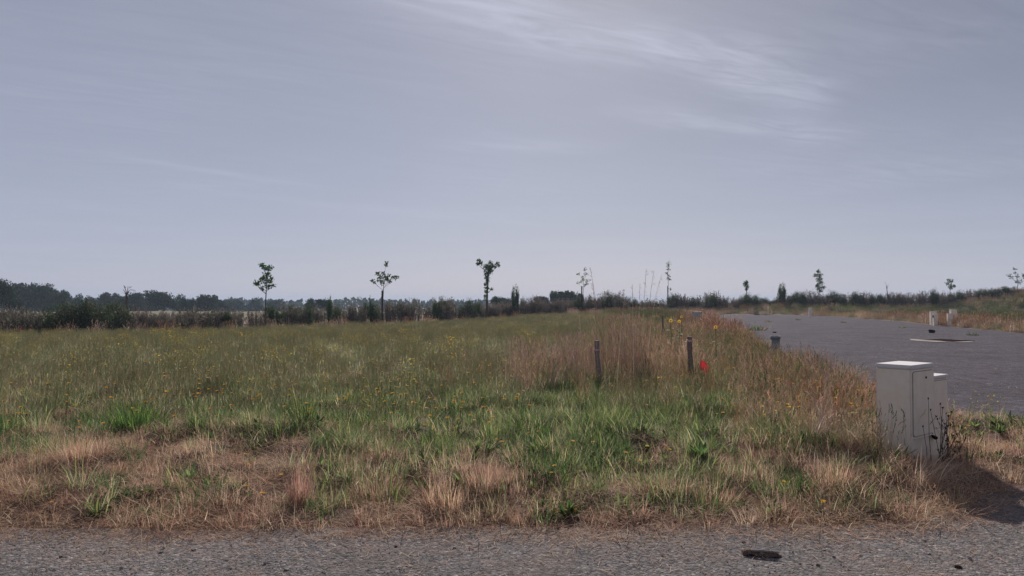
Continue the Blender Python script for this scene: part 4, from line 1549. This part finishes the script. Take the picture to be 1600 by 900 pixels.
def sapling(px, d_off, top, clusters, label, stake=None, trunk_r=.035, cols=C_DEEP, leafsize=.19, dens=1.0, leader=None, bare=False, stakelabel=None, name='young_tree'):
    p = hedge_pt(px, d_off)
    d = p.y
    e = empty(name, p, 0, label, 'tree')
    g = Geo()
    tp = at(top[0], top[1], d) - p
    n = 6
    pts = [Vector((tp.x * (i / n) + math.sin(i * 1.7) * .03, math.cos(i * 2.1) * .03, tp.z * i / n - (.1 if i == 0 else 0))) for i in range(n + 1)]
    g.tube(pts, [trunk_r * (1 - .65 * i / n) for i in range(n + 1)], (.1, .08, .07), 6)
    px1 = d / 1160
    lf = Geo()
    for cx, cy, cr in clusters:
        c = at(cx, cy, d) - p
        off = abs(c.x - tp.x)
        c.y = rnd.uniform(-1, 1) * max(off * .6, .12)
        zj = max(tp.z * .45, min(tp.z, c.z - off * .7 - .15))
        k = zj / tp.z
        j = Vector((tp.x * k, 0, zj))
        g.tube([j, j.lerp(c, .5) + Vector((0, 0, -.05)), c], [trunk_r * .35, trunk_r * .25, trunk_r * .12], (.1, .08, .07), 4)
        rr = cr * px1
        for q in range(int(dens * 7.5 * cr)):
            v = rv() * rr * rnd.random() ** .5 * 1.1
            v.z *= .8
            lf.leaf(c + v, rv() + Vector((0, -.3, .5)), rv(), leafsize * rnd.uniform(.7, 1.2), leafsize * .62, pick(cols, .3))
    if leader:
        b = at(leader[0], leader[1], d) - p
        g.tube([tp, b], [trunk_r * .35, .006], (.1, .08, .07), 4)
    obj('trunk', new_mesh('trunk', g.v, g.f, M_BARK), e)
    if lf.v: obj('crown', lf.mesh('crown', M_LEAF), e)
    if stake:
        a = at(stake[0], stake[1], d - .15)
        s_ = empty('tree_stake', (a.x, a.y, H(a.x, a.y) - .05), 0, stakelabel, 'stake')
        g = Geo()
        g.tube([Vector((0, 0, -.1)), Vector((0, 0, a.z - s_.location.z))], [.075, .07], (.1, .08, .07), 8)
        obj('pole', new_mesh('stake', g.v, g.f, M_DARKBARK), s_)
        g = Geo()
        zz = a.z - s_.location.z - .12
        g.tube([Vector((0, 0, zz)), Vector(((p.x + tp.x * .5 - a.x) * 1.0, .15, zz + .02))], [.02, .02], (.05, .05, .05), 5)
        obj('tie', new_mesh('tie', g.v, g.f, M_BLACK), s_)


sapling(415, -1.5, (416, 428), [(407, 414, 4), (412, 418, 4), (419, 421, 5), (422, 417, 3), (414, 432, 5), (418, 429, 4), (397, 443, 3), (404, 443, 4), (409, 438, 4), (417, 438, 6), (424, 436, 3), (423, 441, 4), (418, 447, 4), (425, 446, 4), (410, 451, 3)],
        'slim young tree with tiers of leaf tufts, first sapling after the dark woods', trunk_r=.06)
sapling(598, -1.5, (599, 436), [(604, 411, 3), (603, 415, 2), (590, 427, 3), (598, 427, 3), (594, 433, 4), (604, 433, 4), (608, 431, 2), (614, 433, 3), (620, 433, 3), (582, 439, 3), (585, 441, 2), (591, 438, 2), (597, 440, 5), (603, 437, 4), (609, 439, 4)],
        'young tree with spreading bare branches and one tall leading shoot', (597.3, 454), .05, leader=(603, 414), stakelabel='thick dark stake supporting the spreading young tree')
sapling(760, -1.5, (763, 418), [(748, 407, 3), (750, 411, 4), (746, 412, 2), (761, 416, 6), (767, 411, 4), (765, 418, 6), (772, 416, 4), (777, 411, 3), (779, 414, 2), (762, 424, 6), (766, 424, 5), (761, 430, 4), (761, 435, 4), (762, 439, 3), (760, 450, 3), (760, 456, 3), (759, 463, 3), (760, 469, 3), (759, 444, 3), (768, 452, 2)],
        'young tree wrapped in dark ivy with two raised arms', trunk_r=.13, dens=2.0)
sapling(910, -1, (912, 436), [(914, 421, 3), (904, 428, 3), (916, 429, 3), (910, 433, 3), (912, 438, 4), (919, 438, 3), (902, 442, 2), (908, 441, 3), (917, 443, 3), (914, 447, 2)],
        'thin pale leaved sapling behind purple brush, left of the tall arching stem', (909, 447), .04, cols=C_OLIVE[:2] + C_DEEP, stakelabel='stake beside the thin pale leaved sapling', dens=.8)
sapling(1044, -1, (1044, 425), [(1045, 412, 3), (1044, 416, 3), (1045, 421, 3), (1043, 427, 3), (1046, 431, 2), (1047, 436, 2), (1043, 435, 2), (1047, 452, 2)],
        'narrow sapling with a thin leaf column above a stake', (1043.5, 447), .05, leader=(1046, 403), stakelabel='stake under the narrow sapling behind the sunflowers')
sapling(1166, -1, (1166, 446), [(1166, 441, 3), (1165, 444, 4), (1167, 448, 4), (1166, 452, 2)], 'small dark sapling with a compact round top over a bush', trunk_r=.09, dens=3.2)
sapling(1280, -1, (1280, 436), [(1279, 424, 3), (1275, 430, 3), (1281, 430, 5), (1280, 436, 5), (1282, 442, 5), (1278, 446, 3), (1285, 449, 4), (1279, 451, 4), (1282, 455, 3), (1275, 447, 2)], 'bushy dark green sapling, tallest above the gravel area', trunk_r=.06, dens=2.8)
sapling(1484, -1, (1484, 446), [(1483, 437, 2), (1487, 439, 4), (1481, 443, 3), (1487, 446, 4), (1484, 450, 3), (1491, 447, 2)], 'small sapling with a lopsided top behind the far box pairs', trunk_r=.05, dens=1.8)
sapling(1591, -1, (1590, 438), [(1586, 420, 2), (1585, 426, 2), (1577, 431, 3), (1583, 434, 3), (1590, 431, 3), (1597, 430, 3), (1588, 440, 3), (1594, 440, 4), (1600, 436, 3), (1602, 431, 2)], 'open branched young tree on the grassy bank at the right edge', trunk_r=.05)


def bare_tree(px, off, twigs, trunk, label, r0=.06):
    p = hedge_pt(px, off); d = p.y
    e = empty('dead_tree', p, 0, label, 'tree')
    tr = Geo()
    pts = [at(a, b, d) - p for a, b in trunk]
    pts[0].z = -.1
    tr.tube(pts, [r0 * (1 - .6 * i / (len(pts) - 1)) for i in range(len(pts))], (.1, .1, .1), 6)
    obj('trunk', new_mesh('trunk', tr.v, tr.f, M_BARK), e)
    g = Geo()
    for a, b, c_, d_ in twigs:
        p0 = at(a, b, d) - p; p1 = at(c_, d_, d) - p
        p1.y += rnd.uniform(-.4, .4)
        m_ = p0.lerp(p1, .5) + Vector((rnd.uniform(-.05, .05), 0, .04))
        g.tube([p0, m_, p1], [.028, .02, .01], (.1, .1, .1), 4)
    obj('branches', new_mesh('branches', g.v, g.f, M_BARK), e)


bare_tree(198, 6, [(198, 460, 193, 452), (198, 458, 196, 446), (199, 458, 202, 447), (199, 460, 205, 452), (198, 463, 206, 456), (198, 462, 193, 457), (196, 450, 194, 447), (202, 450, 206, 448), (205, 453, 208, 455)], [(198, 482), (198, 470), (198, 458)], 'bare dead tree rising behind the dark broom bushes', .11)
bare_tree(1388, -1, [(1386, 450, 1382, 440), (1386, 452, 1388, 444)], [(1388, 474), (1387, 460), (1385, 447)], 'bare broken sapling trunk in the far hedge above the gravel', .07)


def twiggy(n, w, h, cols, leafy, lcols, lsize, up=.8, base=.35, lean=.5):
    """bush of unit-ish size: returns stems and foliage geometry; half width w, height h"""
    st, fo = Geo(), Geo()
    for i in range(n):
        a = rnd.uniform(0, 6.283)
        r = w * base * math.sqrt(rnd.random())
        hh = h * rnd.uniform(.55, 1.0)
        ln = lean * rnd.uniform(.1, 1)
        tip = Vector((math.cos(a) * (r + math.sin(ln) * hh * .8), math.sin(a) * (r + math.sin(ln) * hh * .8), math.cos(ln) * hh))
        b = Vector((math.cos(a) * r, math.sin(a) * r, -.1))
        mid = b.lerp(tip, .5) + rv() * .08
        c = pick(cols, .25)
        st.tube([b, mid, tip], [.014, .010, .005], c, 3)
        for q in range(5):
            k = rnd.uniform(.3, .95)
            o_ = b.lerp(tip, k)
            tt = o_ + Vector((rnd.uniform(-.3, .3), rnd.uniform(-.3, .3), rnd.uniform(.1, .4))) * h * .28
            st.tube([o_, tt], [.007, .003], c, 3)
            for z_ in range(leafy):
                kk = rnd.random()
                fo.leaf(o_.lerp(tt, kk) + rv() * .06, rv(), rv(), lsize * rnd.uniform(.6, 1.3), lsize * .55, pick(lcols, .3))
        for z_ in range(leafy * 2):
            fo.leaf(b.lerp(tip, rnd.uniform(.15, 1)) + rv() * .12, rv(), rv(), lsize * rnd.uniform(.6, 1.3), lsize * .55, pick(lcols, .3))
    return st, fo


C_MAUVE = [(.18, .14, .135), (.22, .17, .16), (.15, .12, .12), (.25, .20, .17)]
C_BROOM = [(.055, .085, .040), (.075, .10, .045), (.045, .07, .036), (.09, .10, .055)]
C_GREY = [(.13, .13, .09), (.16, .15, .11), (.10, .11, .075)]
KINDS = {}
def mk(kind, n, *a, **k):
    KINDS[kind] = []
    for i in range(n):
        st, fo = twiggy(*a, **k)
        KINDS[kind].append((st.mesh(kind + '_stems', M_DRY), fo.mesh(kind + '_leaves', M_LEAF)))


mk('twiggy', 4, 70, 1.0, 1.0, C_MAUVE, 5, C_MAUVE + C_GREY, .075, lean=.75, base=.75)

KINDS['broom'] = []
for i in range(3):
    g = Geo(); st = Geo()
    lobes = [(Vector((rnd.uniform(-.55, .55), rnd.uniform(-.5, .5), rnd.uniform(.22, .60))), rnd.uniform(.28, .42)) for _ in range(9)] + [(Vector((0, 0, .5)), .5)]
    for c, r in lobes:
        tone = rnd.uniform(.8, 1.25)
        for q in range(330):
            v = rv() * r * rnd.uniform(.5, 1.12)
            p = c + v
            if p.z < .0: continue
            cc = tuple(x_ * tone * rnd.uniform(.75, 1.25) for x_ in rnd.choice(C_BROOM))
            g.leaf(p, v.normalized() + rv() * .9, rv() + Vector((0, 0, .8)), .075 * rnd.uniform(.6, 1.5), .035, cc)
        st.tube([Vector((c.x * .2, c.y * .2, -.1)), c * .6, c], [.03, .02, .008], (.12, .1, .08), 4)
    KINDS['broom'].append((st.mesh('broom_stems', M_DRY), g.mesh('broom_leaves', M_LEAF)))
mk('leafy', 3, 50, 1.0, 1.0, C_BROOM, 9, C_DEEP + C_BROOM, .085, lean=.62, base=.22)
mk('bramble', 3, 90, 1.0, 1.0, C_MAUVE + C_GREY, 8, C_MAUVE + C_GREY + C_BROOM[:2], .085, lean=1.1, base=.95)
LM = [(-400, 'at the hedge end before the dark broom'), (65, 'around the dark broom'), (215, 'between the dark broom and first sapling'), (415, 'between the first sapling and the staked one'),
      (598, 'between the staked sapling and ivy clad tree'), (760, 'between the ivy clad tree and pale sapling'), (910, 'between the pale sapling and narrow sapling'),
      (1044, 'between the narrow sapling and the bushy one'), (1280, 'between the bushy sapling and broken trunk'), (1388, 'between broken trunk and lopsided sapling'), (1484, 'right of the lopsided sapling')]
DESC = {'twiggy': ('twiggy_bush', 'purple twiggy bush '), 'broom': ('broom_bush', 'round dark bush '), 'leafy': ('leafy_bush', 'leafy green bush '), 'bramble': ('bramble_mound', 'grey brown bramble ')}


def shrub(kind, px, top, wpx, off=0.0, label=None):
    p = hedge_pt(px, off)
    d = p.y
    zt = EYE + (HZ - top) / 1160 * d
    h = max(.5, zt - p.z) * 1.04
    wd = wpx / 1160 * d * .5
    nm, ds = DESC[kind]
    sec = [s for a, s in LM if px >= a][-1]
    row_ = '' if off < 2.5 else ', behind'
    lab = label or (ds + sec + row_)
    e = empty(nm, p, rnd.uniform(0, 6.28), lab, 'bush', None if label else nm.replace('_', ' ') + ' ' + sec + row_)
    wd = max(wd, .35)
    e.scale = (wd, wd, h)
    s_, f_ = rnd.choice(KINDS[kind])
    obj('stems', s_, e); obj('foliage', f_, e)


TOP = [(-60, 476), (0, 478), (50, 478), (215, 474), (250, 479), (300, 481), (350, 478), (400, 474), (440, 472), (500, 471), (560, 469), (600, 467), (650, 467), (690, 463), (720, 468), (760, 470), (830, 463), (880, 464),
       (930, 461), (960, 458), (1000, 467), (1040, 470), (1060, 462), (1075, 466), (1110, 460), (1135, 471), (1165, 464), (1195, 468), (1245, 460), (1270, 461), (1300, 462), (1340, 460), (1380, 462), (1420, 464), (1450, 460), (1480, 458), (1520, 459), (1560, 456), (1660, 455)]
tx = [a for a, b in TOP]; ty = [b for a, b in TOP]
px = -60
while px < 1660:
    k = rnd.random()
    kind = 'twiggy' if k < .50 else ('bramble' if k < .72 else ('leafy' if k < .79 else 'broom'))
    kind_drop = 4 if kind == 'leafy' else 0
    if px < 60 or 215 < px < 330: kind = 'bramble' if k < .7 else 'twiggy'
    t_ = float(np.interp(px, tx, ty)) + rnd.uniform(-3, 5) - (5.5 if px > 1050 else 0)
    if px > 1050 and rnd.random() < .25: kind = 'broom'
    if 330 < px < 760 and rnd.random() < .3: kind = 'leafy' if rnd.random() < .5 else 'broom'
    wpx = rnd.uniform(20, 34) * (1.35 if px < 330 else 1)
    t_ += kind_drop
    if px < 760: t_ += rnd.choice([-1, 0, 1, 3, 5, 7])
    if not (70 < px < 205) and not (px < 760 and rnd.random() < .22):
        shrub(kind, px, t_, wpx, rnd.uniform(-1, 1.2))
    px += rnd.uniform(10, 17)
px = -50
while px < 1650:
    t_ = float(np.interp(px, tx, ty)) + rnd.uniform(0, 7)
    if px > 760 or rnd.random() < .55: shrub(rnd.choice(['bramble', 'bramble', 'twiggy', 'leafy']), px, t_ + 2, rnd.uniform(28, 42), rnd.uniform(3, 5))
    px += rnd.uniform(18, 26)
for px, top, wpx, kind, lab in [
    (92, 468, 96, 'broom', 'large dark green broom bush, leftmost of the big dark mounds behind the meadow'),
    (130, 467, 86, 'broom', 'large dark green broom bush in the middle of the big dark mounds'),
    (154, 472, 64, 'broom', 'lower dark green bush between the two big dark mounds'),
    (184, 466, 78, 'broom', 'round dark broom bush below the bare dead tree'),
    (212, 474, 40, 'twiggy', 'purple grey bush right of the round dark broom'),
    (515, 463, 18, 'leafy', 'narrow pointed green bush left of the spreading young tree'),
    (805, 447, 26, 'leafy', 'pointed green bush rising above brush right of the ivy clad tree'),
    (580, 465, 14, 'leafy', 'small pointed green bush beside the staked tree'),
    (1222, 443, 24, 'leafy', 'tall spiky green bush left of the bushy dark sapling'),
    (1248, 454, 30, 'broom', 'dense dark bush just left of the bushy dark sapling'),
    (1108, 457, 34, 'broom', 'rounded dark bush above the far corner of the gravel'),
    (1062, 459, 26, 'twiggy', 'tall twiggy bush just right of the narrow sapling'),
    (1165, 462, 30, 'broom', 'dark bush at the foot of the compact small sapling'),
    (1350, 457, 24, 'broom', 'dark rounded bush left of the broken trunk'),
    (1482, 457, 26, 'broom', 'dark bush at the foot of the lopsided sapling'),
    (1572, 447, 18, 'leafy', 'small leafy bush beside the open branched tree on the bank'),
    (1395, 455, 22, 'twiggy', 'tall purple bush just right of the broken trunk'),
    (690, 461, 36, 'twiggy', 'tall purple twiggy bush left of the ivy clad tree'),
    (645, 463, 34, 'twiggy', 'purple green twiggy bush right of the staked tree'),
    (960, 454, 44, 'twiggy', 'tall dense purple bush behind the bunch grass'),
    (1415, 456, 30, 'twiggy', 'purple bush in the far hedge, third after the broken trunk')]:
    shrub(kind, px, top, wpx, -.8, lab)


# ------------------------------------------------------------------ trees beyond
def crown_geo(nl, lobes, seed, cols, ls):
    rr = random.Random(seed)
    g = Geo()
    L_ = []
    for i in range(lobes):
        a = rr.uniform(0, 6.283); r = rr.uniform(.1, .62)
        z = rr.uniform(.28, .82)
        r *= math.sqrt(max(.05, 1 - ((z - .45) / .62) ** 2))
        L_.append((Vector((math.cos(a) * r, math.sin(a) * r, z)), rr.uniform(.2, .36)))
    L_.append((Vector((0, 0, .6)), .42))
    for c, r in L_:
        tone = rr.uniform(.75, 1.25)
        for q in range(nl):
            v = Vector((rr.gauss(0, 1), rr.gauss(0, 1), rr.gauss(0, 1))).normalized() * r * rr.uniform(.55, 1.08)
            v.z *= .72
            p = c + v
            if p.z < .12: continue
            cc = tuple(x_ * tone * rr.uniform(.75, 1.25) for x_ in rr.choice(cols))
            n_ = v.normalized() + Vector((rr.uniform(-.8, .8), rr.uniform(-.8, .8), rr.uniform(-.8, .8)))
            g.leaf(p, n_, Vector((rr.uniform(-1, 1), rr.uniform(-1, 1), rr.uniform(-1, 1))), ls * rr.uniform(.6, 1.3), ls * .8, cc)
    t = Geo()
    t.tube([Vector((0, 0, -.05)), Vector((.01, 0, .3)), Vector((.03, .02, .6))], [.035, .025, .012], (.1, .1, .1), 6)
    for i in range(4):
        a = i * 1.57 + rr.random()
        t.tube([Vector((.01, 0, .25)), Vector((math.cos(a) * .35, math.sin(a) * .35, .55))], [.016, .006], (.1, .1, .1), 4)
    return g.mesh('crown', M_FARLEAF), new_mesh('trunk', t.v, t.f, M_BARK)


C_FAR = [(.024, .052, .032), (.034, .064, .038), (.020, .044, .030), (.042, .072, .042)]
crowns = [crown_geo(300, 11, 100 + i, C_FAR, .085) for i in range(5)]
fine = [crown_geo(520, 11, 200 + i, C_FAR, .05) for i in range(2)]


def far_tree(px, top, wpx, d, label, group=None, near=False):
    p = ground_pt(px, d)
    zt = EYE + (HZ - top) / 1160 * d
    h = zt - p.z
    wd = wpx / 1160 * d * .5
    e = empty('broad_tree', p, rnd.uniform(0, 6.28), label, 'tree', group)
    c_, t_ = rnd.choice(fine if near else crowns)
    e.scale = (wd * 1.45, wd * 1.45, h * 1.08)
    obj('trunk', t_, e); obj('crown', c_, e)


for px, top, wpx, d, lab in [
    (-8, 436, 52, 110, 'big dark tree cut by the left edge, nearest of the woodland'),
    (16, 452, 40, 115, 'lower dark tree tucked right of the tree at the left edge'),
    (42, 442, 50, 170, 'tall dark tree with a double top at the left end of the woods'),
    (62, 446, 36, 172, 'dark tree stepping down right of the double topped one'),
    (82, 452, 44, 175, 'rounded dark tree in the left woods, third step down'),
    (104, 458, 30, 180, 'smaller dark tree at the right end of the left woods'),
    (122, 463, 26, 200, 'low pale green tree above the dark broom'),
    (142, 466, 24, 210, 'low far tree just left of the round topped tree'),
    (168, 457, 38, 190, 'round topped tree left of the bare dead tree'),
    (190, 462, 26, 195, 'small tree directly behind the bare dead tree'),
    (212, 457, 30, 185, 'dense tree just right of the bare dead tree'),
    (232, 464, 24, 200, 'low tree between two larger far trees'),
    (257, 456, 52, 180, 'wide domed dark tree in the far tree line'),
    (281, 463, 30, 185, 'small tree at the right shoulder of the domed tree'),
    (296, 465, 26, 178, 'dark low tree between the domed tree and the bushy one'),
    (321, 460, 36, 180, 'bushy rounded tree, last large one before the first sapling'),
    (342, 468, 30, 200, 'low tree right of the bushy rounded one'),
    (365, 470, 36, 260, 'low far tree left of the first sapling'),
    (399, 468, 30, 270, 'low domed far tree behind the first sapling'),
    (430, 470, 34, 280, 'low far tree just right of the first sapling'),
    (486, 468, 18, 150, 'small round tree in the gap after the first sapling'),
    (508, 466, 26, 150, 'small tree beside the pointed green bush'),
    (782, 463, 30, 130, 'small dark tree right of the ivy clad tree, touching the skyline'),
    (796, 465, 34, 132, 'dark tree behind the pointed green bush'),
    (846, 463, 34, 150, 'low green tree right of the pointed bush'),
    (872, 457, 30, 150, 'dark tree in the clump behind the pale leaved sapling, left one'),
    (887, 454, 30, 152, 'dark tree in the clump behind the pale leaved sapling, highest one'),
    (902, 457, 24, 154, 'dark tree in the clump behind the pale leaved sapling, right one')]:
    far_tree(px, top, wpx, d, lab, None, d < 140)

# the far wood that closes the horizon: one mass
g = Geo()
for i in range(5200):
    px = rnd.uniform(-260, 760)
    d = rnd.uniform(420, 560)
    tp_ = 470.6 + 1.4 * math.sin(px * .031) + .9 * math.sin(px * .11 + 1) + max(0, (px - 560) * .012)
    zt = EYE + (HZ - tp_) / 1160 * d
    z0 = -5.0
    z = z0 + (zt - z0) * rnd.random() ** .5
    X = (px - 800) / 1160 * d
    g.leaf(Vector((X, d, z)), rv(), rv(), rnd.uniform(2.0, 3.6), 2.4, pick(C_FAR, .25))
tag(obj('far_wood', g.mesh('far_wood', M_FARLEAF)), 'distant wooded horizon beyond the left half of the meadow', None, None, 'stuff')

# ------------------------------------------------------------------ hazy air
hm, ht = mat_new('hazy_air')
pv = N(ht, 'ShaderNodeVolumePrincipled')
pv.inputs['Color'].default_value = (0.66, 0.80, 1.0, 1)
pv.inputs['Density'].default_value = 0.00048
pv.inputs['Anisotropy'].default_value = 0.0
ho = N(ht, 'ShaderNodeOutputMaterial')
ht.links.new(pv.outputs[0], ho.inputs['Volume'])
tag(obj('haze', rounded_box('haze', -2500, 2500, -500, 2600, -8, 16, hm, 0)), 'thin summer haze over the fields', None, None, 'stuff')
